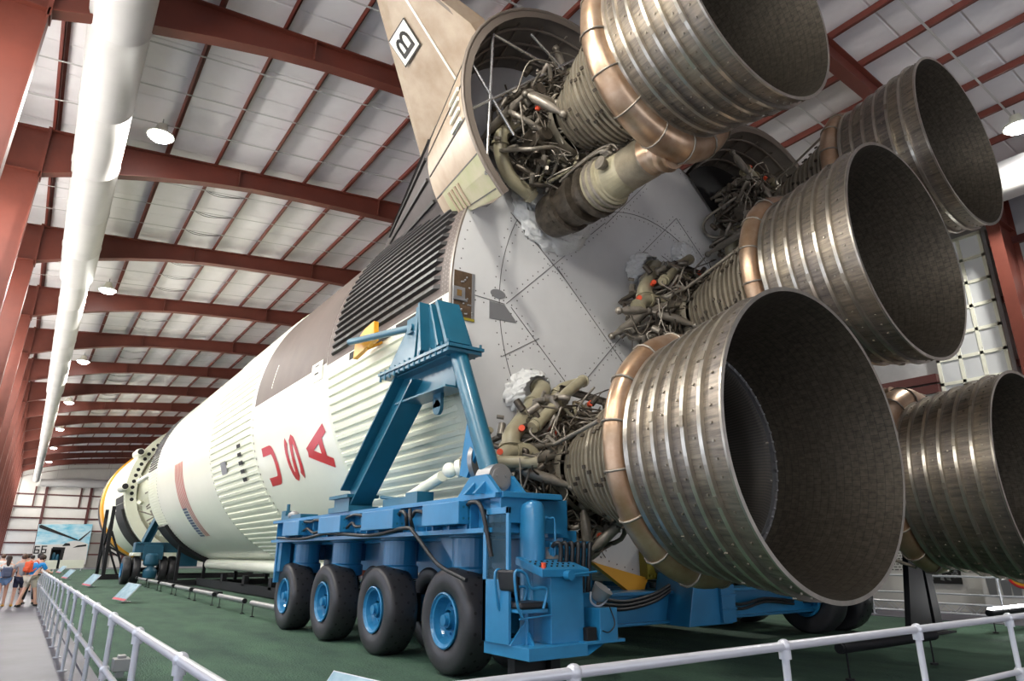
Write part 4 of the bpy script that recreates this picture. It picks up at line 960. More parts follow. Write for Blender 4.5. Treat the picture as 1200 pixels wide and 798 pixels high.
B('seat_post', 'blue', lambda b: (b.cyl((-5.35, 2.9, .6), (-5.35, 2.9, 1.0), .035), b.box((-5.55, 2.72, .96), (-5.15, 3.1, 1.0)), b.prism([(-5.38, 2.88, .6), (-5.6, 2.88, .6), (-5.38, 2.88, .85)], (0, .03, 0)), b.prism([(-5.36, 2.75, .6), (-5.36, 3.05, .6), (-5.36, 2.9, .78)], (.03, 0, 0)), b.tube([(-5.6, 2.7, .9), (-5.1, 2.7, .93)], .01, 6)), par=seat)
B('lamp_box', 'blue', lambda b: (b.box((-4.42, 2.6, .6), (-4.12, 2.9, .98)), b.box((-4.6, 2.9, .6), (-4.2, 3.2, 1.15))), .008)
wl = B('work_lamp', 'galv', lambda b: b.tube([(-4.32, 2.78, 1.06), (-4.30, 2.76, 1.1), (-4.26, 2.7, 1.2), (-4.255, 2.69, 1.215)], [.05, .1, .13, .135], 20))
B('lamp_yoke', 'alu', lambda b: b.tube(spline([(-4.42, 2.76, 1.17), (-4.40, 2.78, 1.05), (-4.28, 2.78, .99), (-4.17, 2.74, 1.06), (-4.15, 2.7, 1.2)], 5), .014, 6), par=wl)
hose([(-4.28, 2.58, 1.02), (-4.2, 2.57, .8), (-4.3, 2.57, .7), (-4.4, 2.58, .72)], .008); B('socket_box', 'black_steel', lambda b: b.box((-4.62, 2.62, .6), (-4.46, 2.76, .76)), .01)
# white drain hose with its coupling against the skin
B('drain_hose', 'cream_paint', lambda b: b.tube([(-5.25, 6.4, 2.55), (-5.2, 5.35, 2.82)], .09, 14)); B('hose_coupling', 'white_paint', lambda b: (b.ball((-5.18, 5.15, 2.9), .12, 12, 8), b.cyl((-5.15, 4.95, 2.9), (-5.1, 4.88, 2.92), .14)))
B('drain_pipe', 'olive', lambda b: (b.tube([(-5.12, 5.1, 2.95), (-5.1, 4.1, 3.4)], .05, 10), b.tube([(-5.1, 4.9, 2.92), (-4.9, 4.2, 2.95), (-4.4, 3.9, 2.95)], .09, 12)))
tag(B('blank_flange', 'galv', lambda b: b.cyl((-5.15, 4.35, 2.95), (-5.12, 4.28, 2.95), .3, seg=24)), 'grey round blanking flange')

# ------------------------------------------------------------------ forward dolly, its cradle and the second stage
dl = thing('forward_dolly', 'dark blue forward dolly with fat twin tyres under the nose end of the rocket stage', 'dolly', (-4.2, 42, 0))
def D(name, m, fn, bevel=0, par=dl): return B(name, m, fn, bevel, par)
for x, s in ((-5.25, -1), (-4.75, 1), (-3.35, 1), (-2.85, 1)): wheel(x, 42.3, s, dl, .78, .42, spots=False)
D('bogie', 'slate_blue', lambda b: (b.box((-4.55, 41.5, 1.35), (-3.5, 43, 2.2)), b.rev([(.02, .3), (.35, .35), (.38, .75), (.2, .95), (.2, 1.0)], (-4.05, 41.6, 0), 20, axis='z'), b.rev([(.32, 1.0), (.42, 1.1), (.42, 1.6), (.3, 1.7)], (-4.05, 41.7, 0), 20, axis='z')), .02)
D('mudguard', 'white_paint', lambda b: (b.box((-5.1, 41.6, 1.56), (-4.65, 43, 1.74)), b.box((-3.45, 41.6, 1.56), (-2.95, 43, 1.74))), .03)
D('frame', 'slate_blue', lambda b: (b.box((-5.0, 41.7, 1.75), (-1.9, 42.6, 2.3)), b.box((-4.95, 41.6, 2.22), (-3.3, 42.7, 2.32)), b.box((-2.6, 41.8, .95), (-1.5, 42.6, 1.9)), b.box((-1.5, 41.9, 1.5), (1.8, 42.5, 2.0))), .015)
D('frame_hole', 'dark', lambda b: b.disc((-3.7, 41.59, 2.0), .13, (0, -1, 0), 16))
D('strut_arm', 'slate_blue', lambda b: b.ibeam((-4.45, 42.1, 2.3), (-3.95, 40.9, 4.1), .5, .4, (1, 0, 0)))
D('wheel_axle', 'black_steel', lambda b: b.cyl((-5.3, 42.3, .78), (-2.7, 42.3, .78), .12))
cr = thing('rocket_cradle', 'black ribbed steel cradle curved under the front rim of the rocket stage', 'cradle', (-1.5, 39, 0))
def cradle(b):
    for k in range(16):
        a = 216+k*6.5; p, q = cp(RS+.09, a, 37.9), cp(RS+.09, a+6.5, 37.9); b.beam(p+V((0, 1.3, 0)), q+V((0, 1.3, 0)), 2.6, .12, cp(1, a, 0, 0))
        b.beam(p, q, .2, .2, cp(1, a, 0, 0))
B('saddle', 'black_steel', cradle, par=cr)
B('cradle_leg', 'black_steel', lambda b: [b.beam(cp(RS+.1, a, 38.5), (RS*cos(rad(a))*1.02, 38.5, .05), .16, .16, (0, 1, 0)) for a in (232, 250, 270, 290, 308)], par=cr)
B('ground_beam', 'black_steel', lambda b: (b.box((-3.6, 37.8, .02), (3.6, 38.2, .25)), b.box((-3.6, 39.8, .02), (3.6, 40.2, .25)), b.box((-3.7, 26, .03), (-3.5, 40, .2)), b.box((-2.2, 14.5, .03), (-2.0, 38, .4)), [b.box((-2.2, 16+4*k, .3), (-2.0, 16.4+4*k, .75)) for k in range(5)]), par=cr)

s2 = thing('rocket_stage', 'white second rocket stage with an orange end ring, farther away behind the first', 'rocket', (0, 51, 1.1))
Y2 = 51.0
def S2(name, m, fn, par=s2): return B(name, m, fn, par=par)
def sh(b, prof, a0=0, a1=360, seg=96, smooth=True): b.rev(prof, AX, seg, a0, a1, smooth=smooth)
S2('tank_skin', 'cream_paint', lambda b: sh(b, [(RS, Y2+.2), (RS, 67.2)]))
def ring(b): sh(b, [(4.38, Y2), (RS+.06, Y2), (RS+.06, Y2+.35), (RS, Y2+.4)], smooth=False); b.f = b.f
S2('end_frame', 'cream_paint', ring)
def holes(b):
    for k in range(16):
        a = 112+k*5.2; b.disc(cp(4.66, a, Y2-.012), .13, (0, -1, 0), 12)
    for k in range(120): b.disc(cp(RS+.068, k*3, Y2+.2), .05, cp(1, k*3, 0, 0), 6)
tag(S2('frame_hole', 'dark', holes), kind='stuff')
S2('thrust_cone', 'cream_paint', lambda b: (sh(b, [(.1, 48.4), (2.2, 48.4), (2.4, 48.6), (4.3, Y2+.5)], smooth=False)))
def clutter(b):
    rr = random.Random(4)
    for k in range(160):
        a = rr.uniform(0, 2*pi); b.mi = rr.choice((0, 0, 1)); q = rr.uniform(2.3, 4.2); y = 48.4+(q-2.3)*1.25-rr.uniform(0, .35); p = V((q*cos(a), y, H+q*sin(a))); d = V((rr.uniform(-1, 1), rr.uniform(-.3, .3), rr.uniform(-1, 1))).normalized()
        if rr.random() < .4: b.beam(p, p+d*rr.uniform(.2, .5), rr.uniform(.15, .4), rr.uniform(.15, .35))
        else: b.tube([p, p+d*rr.uniform(.4, 1.4)], rr.uniform(.03, .09), 6)
b = MB(); clutter(b); tag(b.build('plumbing', [M['cream_paint'], M['pipe_grey']], s2), kind='stuff')
tag(S2('plumbing_grey', 'pipe_grey', lambda b: [b.tube(spline([cp(2.4+.4*k % 1.5, 150+k*11, 48.6-.1*(k % 3)), cp(3.1, 154+k*11, 49.2), cp(3.9, 158+k*11+3*(k % 4), 50.3)], 4), .05, 6) for k in range(18)]), 'grey pipes')  # grey pipes running over the thrust cone
for a in (152, 180):
    f = S2('ullage_fairing', 'white_paint', lambda b: b.tube([cp(RS+.18, a, Y2-.9), cp(RS+.2, a, Y2-.2), cp(RS+.2, a, Y2+1.2), cp(RS+.05, a, Y2+2)], [.24, .3, .3, .05], 14))
    S2('fairing_mouth', 'dark', lambda b: b.disc(cp(RS+.18, a, Y2-.91), .2, (0, -1, 0), 14), par=f)
S2('feed_line', 'white_paint', lambda b: b.tube([cp(4.5, 176, 43.0), cp(4.5, 176, 49.4)], .16, 12))
b = MB()
for k in range(6): patch(b, -175+k*6.2, -175+k*6.2+5.9, 52.1, 56.8, RS+.03, 3)
tag(b.build('roll_pattern', M['dark'], s2), 'black painted rectangle on the skin')
S2('orange_ring', 'yellow', lambda b: sh(b, [(RS, 66.3), (RS+.16, 66.35), (RS+.16, 68.1), (RS, 68.15)], smooth=False)); 
tag(S2('forward_skirt', 'black_rib', lambda b: sh(b, [(RS, 68.15), (RS+.1, 68.2), (RS+.1, 70.5)])), 'black skirt beyond the orange ring')
sd = thing('stage_stand', 'black braced steel stand holding the second rocket stage', 'stand', (-4.9, 52.5, 0))
def stand(b):
    for y in (51.8, 56.5):
        b.beam((-5.45, y, .1), (-5.5, y, 4.9), .22, .22, (0, 1, 0)); b.beam((-4.1, y, .1), (-5.4, y, 3.2), .14, .14, (0, 1, 0)); b.beam((-5.45, y, 2.2), (-4.2, y, 1.5), .12, .12, (0, 1, 0)); b.box((-5.8, y-.15, 0), (5.8, y+.15, .24))
        b.beam((5.45, y, .1), (5.5, y, 4.9), .22, .22, (0, 1, 0))
    b.beam((-5.5, 51.8, .3), (-5.5, 56.5, 4.3), .12, .12); b.beam((-5.5, 56.5, .3), (-5.5, 51.8, 4.3), .12, .12)
B('stand_frame', 'black_steel', stand, par=sd)
for a0 in (196, 310):
    B('saddle_pad', 'dark', lambda b: [b.beam(cp(RS+.12, a0+2.4*k, 54.1), cp(RS+.12, a0+2.4*k+2.4, 54.1), 4.2, .16, cp(1, a0+2.4*k, 0, 0)) for k in range(14)], par=sd)

# ------------------------------------------------------------------ railings
def railing(name, label, posts, ends, mid=.62, top=1.07, r=.028, foot=True):
    t = thing(name, label, 'railing', (posts[0][0], posts[0][1], 0))
    B('top_rail', 'alu', lambda b: b.tube([(*e, top) for e in ends], r, 12), par=t); B('mid_rail', 'alu', lambda b: b.tube([(*e, mid) for e in ends], r*.85, 10), par=t)
    for x, y in posts:
        def post(b):
            b.tube([(x, y, .0), (x, y, top)], r*.85, 10)
            for z in (top, mid): b.cyl((x, y, z-.075), (x, y, z+.012), r*1.35, seg=12); b.ball((x, y, z), r*1.55, 12, 8)
            b.cyl((x, y, 0), (x, y, .012), .065, seg=12)
        B('post', 'alu', post, par=t)
    return t
XR = -9.7
railing('guard_railing', 'long silver pipe railing beside the walkway on the left', [(XR, .21+1.65*k) for k in range(34)], [(XR, -1.28), (XR, 56)])
railing('guard_railing', 'silver pipe railing running across in front of the transporter and engine bells', [(-9.6, -1.36)]+[(-8.2+1.747*k, -1.36) for k in range(11)], [(XR+.06, -1.36), (10, -1.36)])
railing('guard_railing', 'silver pipe railing along the far walkway by the right wall', [(10.1, .21+1.65*k) for k in range(14)], [(10.1, -1.2), (10.1, 24)])
ls = thing('lattice_truss', 'low silver lattice truss lying along the far walkway', 'truss', (10.35, 6, 0))
def lat(b):
    for x in (10.25, 10.5):
        for z in (.12, .36): b.tube([(x, -2, z), (x, 22, z)], .022, 8)
B('chord', 'alu', lat, par=ls)
def web(b):
    for k in range(96):
        y = -2+.25*k
        b.tube([(10.25, y, .12 if k % 2 else .36), (10.25, y+.25, .36 if k % 2 else .12)], .01, 5); b.tube([(10.5, y, .12 if k % 2 else .36), (10.5, y+.25, .36 if k % 2 else .12)], .01, 5)
tag(B('lattice_web', 'alu', web, par=ls), kind='stuff')
B('truss_foot', 'black_steel', lambda b: [b.box((10.2, y, 0), (10.55, y+.1, .12)) for y in (-1, 3, 7, 11, 15, 19)], par=ls)

# ------------------------------------------------------------------ low tubular ground lights
def bar(x, y, length, along_x, z, label, group=None, lit=False, r=.075):
    t = thing('ground_light', label, 'ground light', (x, y, 0), group)
    d = V((1, 0, 0)) if along_x else V((0, 1, 0)); p = V((x, y, z)); q = p+d*length
    B('light_tube', 'galv' if not along_x else 'black_steel', lambda b: b.cyl(p, q, r, seg=16), par=t)
    for c in (p-d*.05, q): B('end_cap', 'black_steel', lambda b: b.cyl(c, c+d*.05, r*.9, seg=12), par=t)
    for e in (.12, length-.12):
        B('leg', 'black_steel', lambda b: (b.tube([p+d*e+V((0, 0, -r)), (p.x+d.x*e, p.y+d.y*e, 0.02)], .014, 6), b.cyl((p.x+d.x*e, p.y+d.y*e, 0.01), (p.x+d.x*e, p.y+d.y*e, .035), .06, seg=8)), par=t)
    if along_x: B('reflector_strip', 'lens' if lit else 'bright_metal', lambda b: b.box((x+.02, y-.05, z+r-.01), (x+length-.02, y+.03, z+r+.03)), par=t)
    return t
for k in range(8):
    bar(-5.02+.05*k, 13.0+4.05*k, 3.05, False, .36, 'low grey tubular light on the turf, %s in the row after the transporter' % nth[k], 'tubular lights along the turf')
bar(-1.2, 1.35, 2.65, True, .42, 'low black tubular light behind the front railing below the large engine bell')
bar(6.9, 2.6, 2.6, True, .42, 'glowing low tube light behind the front railing at the right edge', lit=True)

# ------------------------------------------------------------------ info signs on the turf
def sign(x, y, label):
    t = thing('info_sign', label, 'sign', (x, y, 0), 'info signs on the turf')
    n = V((-.72, -.25, .65)).normalized(); u = V((-.25, .97, 0)).normalized(); u = (u-n*u.dot(n)).normalized(); v_ = n.cross(u); c = V((x, y, .36))
    if v_.z < 0: v_ = -v_
    Q = lambda a, e, o=0.: c+u*a+v_*e+n*o
    b = MB(); b.prism([Q(-.5, -.36), Q(.5, -.36), Q(.5, .36), Q(-.5, .36)], n*-.03); b.build('sign_panel', M['alu'], t)
    b = MB(); b.add([Q(-.49, -.35, .004), Q(.49, -.35, .004), Q(.49, .35, .004), Q(-.49, .35, .004)], [(0, 1, 2, 3)]); f = b.build('printed_face', M['sign_blue'], t)
    b = MB(); b.add([Q(-.49, -.35, .008), Q(.49, -.35, .008), Q(.49, -.27, .008), Q(-.49, -.27, .008)], [(0, 1, 2, 3)]); b.build('red_band', M['sign_red'], f)
    B('sign_post', 'alu', lambda b: (b.beam((x+.05, y+.1, 0.01), (x+.03, y+.05, .34), .06, .06, (0, 1, 0)), b.box((x-.1, y-.05, 0.01), (x+.2, y+.25, .03))), par=t)
sign(-7.1, 24.7, 'pale blue slanted info sign on the turf nearest the walkway railing bend'); sign(-7.1, 39.2, 'pale blue slanted info sign on the turf, second one along the railing')
sign(-7.4, 53.5, 'slanted white info sign on the turf, third one along the railing'); sign(-7.0, 72, 'small slanted info sign on the farthest turf'); sign(-8.16, 1.52, 'slanted info sign whose top corner shows above the bottom edge left of the transporter wheels')
b = MB(); b.box((-9.15, 7.2, .02), (-9.05, 7.35, .3)); b.box((-9.2, 7.15, .1), (-9.0, 7.4, .26)); tag(b.build('socket_post', M['galv'], bevel=.01), 'small grey electrical socket post on the turf behind the railing', 'socket')

# ------------------------------------------------------------------ right wall: window, pictures, banner
fr_ = MB(); Yw = [4.95, 4.3, 3.68, 3.05]; Zw = [5.3+.78*k for k in range(9)]
for y in Yw: fr_.box((12.95, y-.05, Zw[0]), (13.06, y+.05, Zw[-1]))
for z in Zw: fr_.box((12.95, Yw[-1]-.05, z-.05), (13.06, Yw[0]+.05, z+.05))
fo = struct(fr_, 'window_40', M['white_paint'])
for i in range(3):
    for j in range(8): MB().box((13.0, Yw[i+1]+.05, Zw[j]+.05), (13.04, Yw[i]-.05, Zw[j+1]-.05)).build('pane', M['pane_right'], fo)
b = MB(); b.box((13.05, 2.9, 5.2), (13.35, 5.05, 11.6)); struct(b, 'trim_91', M['grey_wall'])
b = MB(); b.box((12.85, 3, 0), (12.9, 40, 6.6)); struct(b, 'trim_92', M['white_wall'])
for k, z in enumerate((6.6, 6.94)): struct(MB().box((12.7, 5.0, z), (12.9, 40, z+.27)), 'trim_%d' % (93+k), M['girt'])
ph = thing('photograph', 'dark framed photograph on the far right wall below an engine bell', 'photograph', (12.82, 6, .75))
B('print', 'dark', lambda b: b.box((12.8, 5.45, .78), (12.84, 6.65, 1.7)), par=ph)
def greys(b):
    rr = random.Random(9)
    for k in range(16): y, z = 5.5+rr.random()*1.0, .82+rr.random()*.45; b.prism([(12.795, y, z), (12.795, y+.12, z+.03), (12.795, y+.09, z+.14), (12.795, y+.02, z+.11)], (.003, 0, 0))
tag(B('pale_shapes', 'galv', greys, par=ph), 'pale grey machine parts in the photograph')
bn = thing('exhibit_banner', 'printed banner of grey space suit legs and a colourful patch by the right wall', 'banner', (12.3, 4.3, 0))
B('banner_board', 'white_wall', lambda b: b.box((12.35, 3.0, .02), (12.38, 4.75, 2.2)), par=bn)
B('suit_legs', 'galv', lambda b: [b.prism([(12.335, y, .5), (12.335, y+.2, .5), (12.335, y+.24, 1.2), (12.335, y-.03, 1.2)], (.012, 0, 0)) for y in (3.2, 3.45, 3.8, 4.05, 4.4)], par=bn)
def ptch(b): b.disc((12.33, 3.7, 1.12), .34, (-1, 0, 0), 24)
tag(B('round_patch', 'yellow', ptch, par=bn), 'yellow round patch'); tag(B('patch_border', 'red_letter', lambda b: b.rev([(.33, 0), (.37, -.01), (.4, 0)], (12.33, 3.7, 1.12), 28, axis='x'), par=bn), 'red border of the patch')
def textlines(b):
    rr = random.Random(2)
    for k in range(9):
        y = 7.55
        while y > 6.95: d = .05+.08*rr.random(); b.box((12.838, y-d, 1.15+.085*k), (12.845, y, 1.18+.085*k)); y -= d+.04
wt = thing('wall_text', 'block of small grey lettering on the white wall right of the large engine bell', 'wall text', (12.84, 7.3, 1.2))
tag(B('text_lines', 'seam', textlines, par=wt), kind='stuff')

# ------------------------------------------------------------------ far end: mural, door, kiosks
mu = thing('wall_mural', 'large photographic mural of a helicopter numbered 66 against blue sky on the far wall', 'mural', (-6.1, Y1-.3, .4))
def far(name, m, polys, d, par=mu): return B(name, m, lambda b: [b.prism([(x, Y1-.3-d, z) for x, z in p], (0, .02, 0)) for p in polys], par=par)
M['sky_print'] = mat('printed_sky', (96, 186, 212), .5, rgb2=(214, 232, 236), vscale=.55, stretch=(1, 1, 2.6))
far('mural_board', 'sky_print', [[(-8.9, .4), (-2.9, .4), (-2.9, 5.55), (-8.9, 5.4)]], 0)
far('helicopter_body', 'white_wall', [[(-8.9, .4), (-2.9, .4), (-3.0, 3.0), (-4.0, 3.3), (-4.7, 3.4), (-5.3, 3.25), (-5.6, 2.95), (-7, 2.9), (-8.9, 2.85)]], .03)
far('rotor_blade', 'dark', [[(-8.85, 5.3), (-8.6, 5.35), (-4.3, 3.55), (-4.3, 3.4), (-8.8, 4.95)], [(-4.3, 3.4), (-4.0, 3.4), (-3.0, 4.6), (-3.0, 4.75)], [(-5.9, 2.7), (-5.0, 2.75), (-5.1, 3.05), (-5.6, 3.1)], [(-4.7, 2.5), (-3.2, 2.7), (-3.2, 2.95), (-4.2, 2.8)]], .06)
far('doorway_print', 'dark', [[(-6.95, .45), (-5.6, .45), (-5.5, 2.55), (-6.9, 2.6)]], .06)
def six(x, z, w_, h_):
    t = .14
    return [[(x, z), (x+t, z), (x+t, z+h_), (x, z+h_)], [(x, z), (x+w_, z), (x+w_, z+t), (x, z+t)], [(x+w_-t, z), (x+w_, z), (x+w_, z+h_*.5), (x+w_-t, z+h_*.5)], [(x, z+h_*.5-t/2), (x+w_, z+h_*.5-t/2), (x+w_, z+h_*.5+t/2), (x, z+h_*.5+t/2)], [(x, z+h_-t), (x+w_, z+h_-t), (x+w_, z+h_), (x, z+h_)]]
far('mural_number', 'dark', six(-8.85, 1.75, .58, .95)+six(-8.1, 1.8, .58, .95), .06)
b = MB(); b.box((-2.85, Y1-.12, 0), (-.2, Y1-.03, 4.2)); b.box((-2.9, Y1-.16, 0), (-2.75, Y1-.02, 4.35)); b.box((-2.9, Y1-.16, 4.2), (-.1, Y1-.02, 4.4)); struct(b, 'door_1', mat('grey_door', (132, 130, 124), .5))
kk = thing('display_cabinet', 'dark tall display cabinet in front of the helicopter mural', 'cabinet', (-6.6, 98, 0))
B('cabinet_body', 'black_steel', lambda b: (b.box((-7.2, 98, 0), (-6.1, 98.9, .2)), b.box((-7.2, 98, 2.2), (-6.1, 98.9, 2.4)), b.box((-7.2, 98.8, .2), (-6.1, 98.9, 2.2)), b.box((-7.2, 98, .2), (-7.1, 98.9, 2.2)), b.box((-6.2, 98, .2), (-6.1, 98.9, 2.2))), par=kk)
B('exhibit_figure', 'blue_dark', lambda b: (b.tube([(-6.85, 98.4, .2), (-6.85, 98.4, 1.0), (-6.85, 98.4, 1.5), (-6.85, 98.4, 1.9)], [.12, .2, .22, .1], 12), b.tube([(-6.45, 98.4, .2), (-6.45, 98.4, .9), (-6.45, 98.4, 1.4), (-6.45, 98.4, 1.7)], [.12, .18, .2, .1], 12)), par=kk)
for k, (x, y) in enumerate(((-8.2, 80), (-5.6, 84))):
    t = thing('barrier', ['white low barrier panel on the floor before the far wall, left one', 'white low barrier panel on the floor before the far wall, right one'][k], 'barrier', (x, y, 0), 'white barriers near the far wall')
    B('panel', 'white_paint', lambda b: b.box((x-1.1, y, .25), (x+1.1, y+.06, 1.1)), par=t); B('foot', 'alu', lambda b: [b.box((x+e-.04, y-.25, 0), (x+e+.04, y+.3, .27)) for e in (-.9, .9)], par=t)

# ------------------------------------------------------------------ visitors on the walkway
SK = {k: mat('cloth_'+k, c, .7, bump=.3, bscale=30) for k, c in dict(white=(226, 224, 222), grey=(164, 168, 176), navy=(38, 44, 70), denim=(120, 150, 190), blue=(28, 140, 214), khaki=(206, 196, 178), pink=(238, 190, 186), black=(32, 32, 36), red=(206, 70, 88), green=(90, 190, 150), orange=(232, 92, 46), yellow=(210, 160, 50), slate=(86, 94, 120)).items()}
SK['skin'] = mat('skin', (224, 176, 152), .55); SK['hair'] = mat('dark_hair', (58, 42, 34), .6); SK['hair2'] = mat('black_hair', (34, 30, 30), .6); SK['hair3'] = mat('brown_hair', (92, 66, 48), .6)
def skin(verts, edges, radii, m, name, parent=None, loc=None, sub=1):
    me = bpy.data.meshes.new(name); me.from_pydata([tuple(v) for v in verts], edges, [])
    o = bpy.data.objects.new(name, me); sc.collection.objects.link(o)
    sk = o.modifiers.new('skin', 'SKIN'); sk.use_smooth_shade = True; sk.branch_smoothing = .3
    d = me.skin_vertices[0].data
    for i, r in enumerate(radii): d[i].radius = (r, r) if not isinstance(r, tuple) else r
    d[0].use_root = True
    if sub: s = o.modifiers.new('sub', 'SUBSURF'); s.levels = sub; s.render_levels = sub
    dg = bpy.context.evaluated_depsgraph_get(); dg.update(); nm = bpy.data.meshes.new_from_object(o.evaluated_get(dg))
    bpy.data.objects.remove(o); bpy.data.meshes.remove(me)
    nm.materials.clear(); nm.materials.append(m); nm.polygons.foreach_set('use_smooth', [True]*len(nm.polygons))
    r = bpy.data.objects.new(name, nm); sc.collection.objects.link(r)
    if parent: r.parent = parent
    return r
def person(x, y, rz, label, shirt, pants, hair='hair', lean=0., arms='down', h=1.7, stride=.12, long_pants=False, cap=None, look=0., long_hair=False, group=None):
    t = thing('person', label, 'person', (x, y, 0), group); t.rotation_euler = (0, 0, rad(rz)); t.scale = (h/1.83,)*3
    J = {}
    L = rad(lean)
    def up(p):                              # bend above the hips
        q = V(p)-V((0, 0, .95)); return V((q.x, q.y*cos(L)+q.z*sin(L), .95-q.y*sin(L)+q.z*cos(L)))
    J['pelvis'] = V((0, 0, .95)); J['spine'] = up((0, .01, 1.14)); J['chest'] = up((0, 0, 1.36)); J['neck'] = up((0, .01, 1.5)); J['head'] = up((0, .035, 1.6)); J['crown'] = up((0, .03, 1.68))
    for s, k in ((-1, 'l'), (1, 'r')):
        J['hip'+k] = V((s*.095, 0, .9)); J['knee'+k] = V((s*.11, s*stride*.5+.03, .5)); J['ankle'+k] = V((s*.12, s*stride, .085)); J['toe'+k] = V((s*.14, s*stride+.15, .045)); J['heel'+k] = V((s*.12, s*stride-.03, .045))
        J['sh'+k] = up((s*.185, 0, 1.42))
        if arms == 'down': J['el'+k] = up((s*.25, -.03, 1.15)); J['wr'+k] = up((s*.25, .08, .92))
        elif arms == 'rail': J['el'+k] = J['sh'+k]+V((s*.08, .14, -.26)); J['wr'+k] = J['el'+k]+V((-s*.1, .25, -.02))
        elif arms == 'photo': J['el'+k] = J['sh'+k]+V((s*.07, .1, -.25)); J['wr'+k] = J['el'+k]+V((-s*.12, .2, .2))
        d = (J['wr'+k]-J['el'+k]).normalized(); J['hand'+k] = J['wr'+k]+d*.07
        side = d.cross(V((s, 0, 0))).normalized() if abs(d.x) < .9 else V((0, 0, 1))
        for f in range(4):
            o_ = (f-1.5)*.02; J['f%d' % f+k] = J['hand'+k]+d*(.06+.012*(1.5-abs(f-1.5)))+side*o_*1.4+V((-s*.02, 0, 0)); J['k%d' % f+k] = J['hand'+k]+d*.03+side*o_*1.2
        J['th'+k] = J['wr'+k]+d*.04+side*.045
    J['nose'] = J['head']+(up((0, .14, 1.59))-up((0, .035, 1.6)))
    names = list(J); idx = {n: i for i, n in enumerate(names)}
    rad_ = dict(pelvis=.135, spine=.125, chest=.14, neck=.058, head=.088, crown=.075, nose=.018)
    for k in 'lr':
        rad_.update({'hip'+k: .092, 'knee'+k: .06, 'ankle'+k: .042, 'toe'+k: .036, 'heel'+k: .036, 'sh'+k: .066, 'el'+k: .043, 'wr'+k: .031, 'hand'+k: .034, 'th'+k: .011})
        for f in range(4): rad_['f%d' % f+k] = .008; rad_['k%d' % f+k] = .011
    E = [('pelvis', 'spine'), ('spine', 'chest'), ('chest', 'neck'), ('neck', 'head'), ('head', 'crown'), ('head', 'nose')]
    for k in 'lr':
        E += [('pelvis', 'hip'+k), ('hip'+k, 'knee'+k), ('knee'+k, 'ankle'+k), ('ankle'+k, 'toe'+k), ('ankle'+k, 'heel'+k), ('chest', 'sh'+k), ('sh'+k, 'el'+k), ('el'+k, 'wr'+k), ('wr'+k, 'hand'+k), ('wr'+k, 'th'+k)]
        for f in range(4): E += [('hand'+k, 'k%d' % f+k), ('k%d' % f+k, 'f%d' % f+k)]
    skin([J[n] for n in names], [(idx[a], idx[c]) for a, c in E], [rad_[n] for n in names], SK['skin'], 'body', t)
    def cloth(name, m, ns, es, grow, extra={}):
        nn = {n: J[n] for n in ns}; nn.update(extra); ks = list(nn); ii = {n: i for i, n in enumerate(ks)}
        return skin([nn[n] for n in ks], [(ii[a], ii[c]) for a, c in es], [rad_.get(n, grow[1])+grow[0] if not n.startswith('x') else grow[1] for n in ks], m, name, t)
    ex = {'xl': J['shl'].lerp(J['ell'], .75), 'xr': J['shr'].lerp(J['elr'], .75), 'xb': J['pelvis']+V((0, 0, -.0))}
    o = cloth('shirt', SK[shirt], ['spine', 'chest', 'shl', 'shr'], [('spine', 'chest'), ('chest', 'shl'), ('chest', 'shr'), ('shl', 'xl'), ('shr', 'xr'), ('spine', 'xb')], (.022, .07), {'xl': ex['xl'], 'xr': ex['xr'], 'xb': J['pelvis'].lerp(J['spine'], .2)})
    f = .95 if long_pants else .8
    lo = {'x'+k: (J['knee'+k].lerp(J['ankle'+k], .85) if long_pants else J['hip'+k].lerp(J['knee'+k], f if shirt != 'white' else .35)) for k in 'lr'}
    ns = ['pelvis', 'hipl', 'hipr']; es = [('pelvis', 'hipl'), ('pelvis', 'hipr')]
    if long_pants: ns += ['kneel', 'kneer']; es += [('hipl', 'kneel'), ('hipr', 'kneer'), ('kneel', 'xl'), ('kneer', 'xr')]
    else: es += [('hipl', 'xl'), ('hipr', 'xr')]
    cloth('trousers' if long_pants else 'shorts', SK[pants], ns, es, (.02, .085 if not long_pants else .062), lo)
    for k in 'lr':
        b = MB(); a = J['ankle'+k]; b.ball(a+V((0, .05, -.035)), .06, 12, 8, (.85, 2.1, .8)); b.build('shoe', SK['black' if shirt not in ('grey', 'white') else 'yellow'], t, loc=(0, 0, 0))
    b = MB(); hc = J['head'].lerp(J['crown'], .55); back = (up((0, -.1, 1.6))-up((0, 0, 1.6)))
    b.ball(hc+back*.25+V((0, 0, .025)), .105, 16, 10, (.95, 1.08, 1.0))
    if long_hair: b.tube([hc+back*.6, hc+back*.9+V((0, 0, -.12)), hc+back*.8+V((0, 0, -.3))], [.08, .07, .03], 10)
    b.build('hair', SK[hair], t, loc=(0, 0, 0))
    for s in (-1, 1):
        b = MB(); b.ball(up((s*.034, .118, 1.625)), .011, 8, 6); b.build('eye', SK['black'], t, loc=(0, 0, 0))
        b = MB(); b.ball(up((s*.088, .03, 1.6)), .028, 8, 6, (.4, .7, 1.1)); b.build('ear', SK['skin'], t, loc=(0, 0, 0))
    b = MB(); b.ball(up((0, .118, 1.55)), .022, 8, 6, (1, .4, .3)); b.build('mouth', SK['red'], t, loc=(0, 0, 0))
    return t

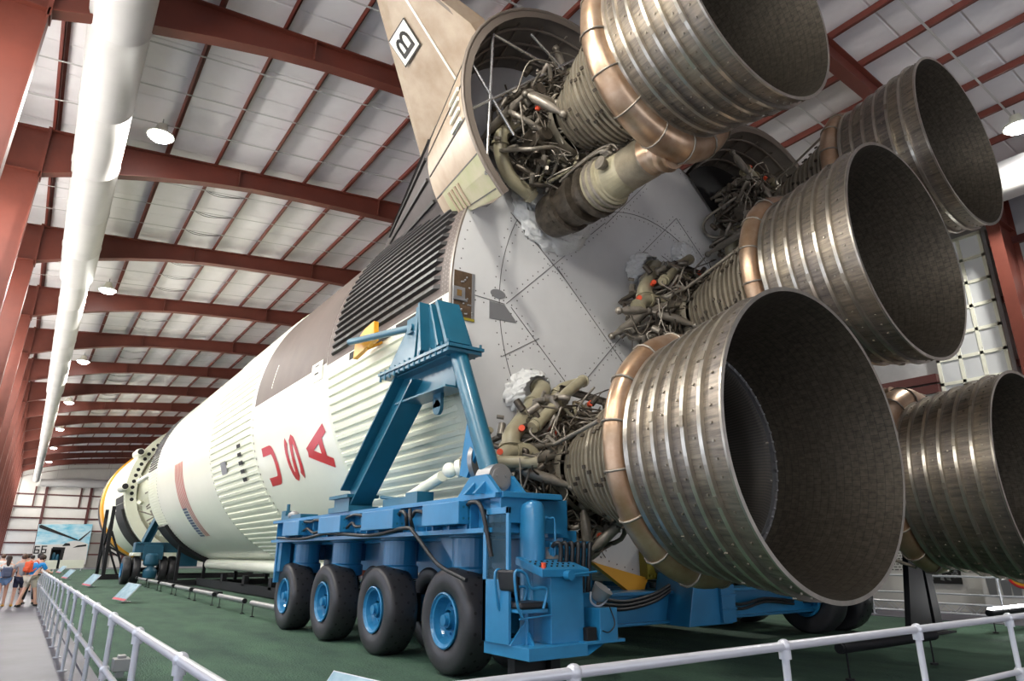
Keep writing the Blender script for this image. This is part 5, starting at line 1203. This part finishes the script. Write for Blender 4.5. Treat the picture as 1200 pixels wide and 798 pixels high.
person(-10.72, 24.5, 8, 'person in white shirt and denim shorts wearing a dark backpack at the left edge', 'white', 'denim', 'hair', arms='photo', h=1.66, stride=.16, long_hair=True)
person(-10.3, 24.55, 4, 'person in grey shirt and dark navy shorts walking away on the walkway', 'grey', 'navy', 'hair3', h=1.72, stride=.06)
person(-10.02, 24.15, -48, 'person in bright blue shirt and khaki shorts leaning over the railing', 'blue', 'khaki', 'hair', lean=26, arms='rail', h=1.76, stride=.24)
person(-9.98, 25.4, -40, 'person in pink shirt and black trousers leaning on the railing behind the blue shirt', 'pink', 'black', 'hair2', lean=18, arms='rail', h=1.78, long_pants=True)
person(-9.92, 35.0, -10, 'person in red shirt standing beyond the pink shirt by the railing', 'red', 'navy', 'hair2', h=1.68)
person(-10.05, 38.0, 10, 'person in green shirt farther along the walkway', 'green', 'black', 'hair', h=1.7, long_pants=True)
person(-10.25, 33.0, 5, 'person in slate shirt and black trousers just behind the grey shirt', 'slate', 'black', 'hair2', h=1.7, long_pants=True, arms='photo')
person(-11.0, 34.0, 0, 'person in grey shirt and denim shorts far down the walkway beside the left columns', 'white', 'denim', 'hair3', h=1.72)
person(-10.85, 40.0, 0, 'person in white shirt and long denim far down the walkway', 'white', 'denim', 'hair', h=1.66, long_pants=True)
def bag(name, label, c, size, m, rz):
    t = thing(name, label, name, (c[0], c[1], c[2]-size[2]/2)); t.rotation_euler = (0, 0, rad(rz))
    b = MB(); b.box((-size[0]/2, -size[1]/2, 0), (size[0]/2, size[1]/2, size[2])); b.build('bag_body', SK[m], t, .05, loc=(0, 0, 0))
    b = MB(); b.box((-size[0]*.38, -size[1]/2-.05, .04), (size[0]*.38, -size[1]/2, size[2]*.5)); b.build('front_pocket', SK[m], t, .02, loc=(0, 0, 0))
    for e in (-.3, .3): b = MB(); b.tube(spline([(e*size[0], size[1]/2, size[2]*.95), (e*size[0]*1.3, size[1]/2+.12, size[2]*1.05), (e*size[0]*1.5, size[1]/2+.2, size[2]*.6), (e*size[0]*1.3, size[1]/2, size[2]*.1)], 4), .016, 6); b.build('strap', SK[m], t, loc=(0, 0, 0))
bag('backpack', 'dark slate backpack worn on the white shirt at the left edge', (-10.70, 24.29, 1.07), (.28, .15, .32), 'slate', 8)
bag('backpack', 'orange drawstring bag on the back of the blue shirt', (-10.15, 24.08, 1.24), (.28, .12, .34), 'orange', -48)
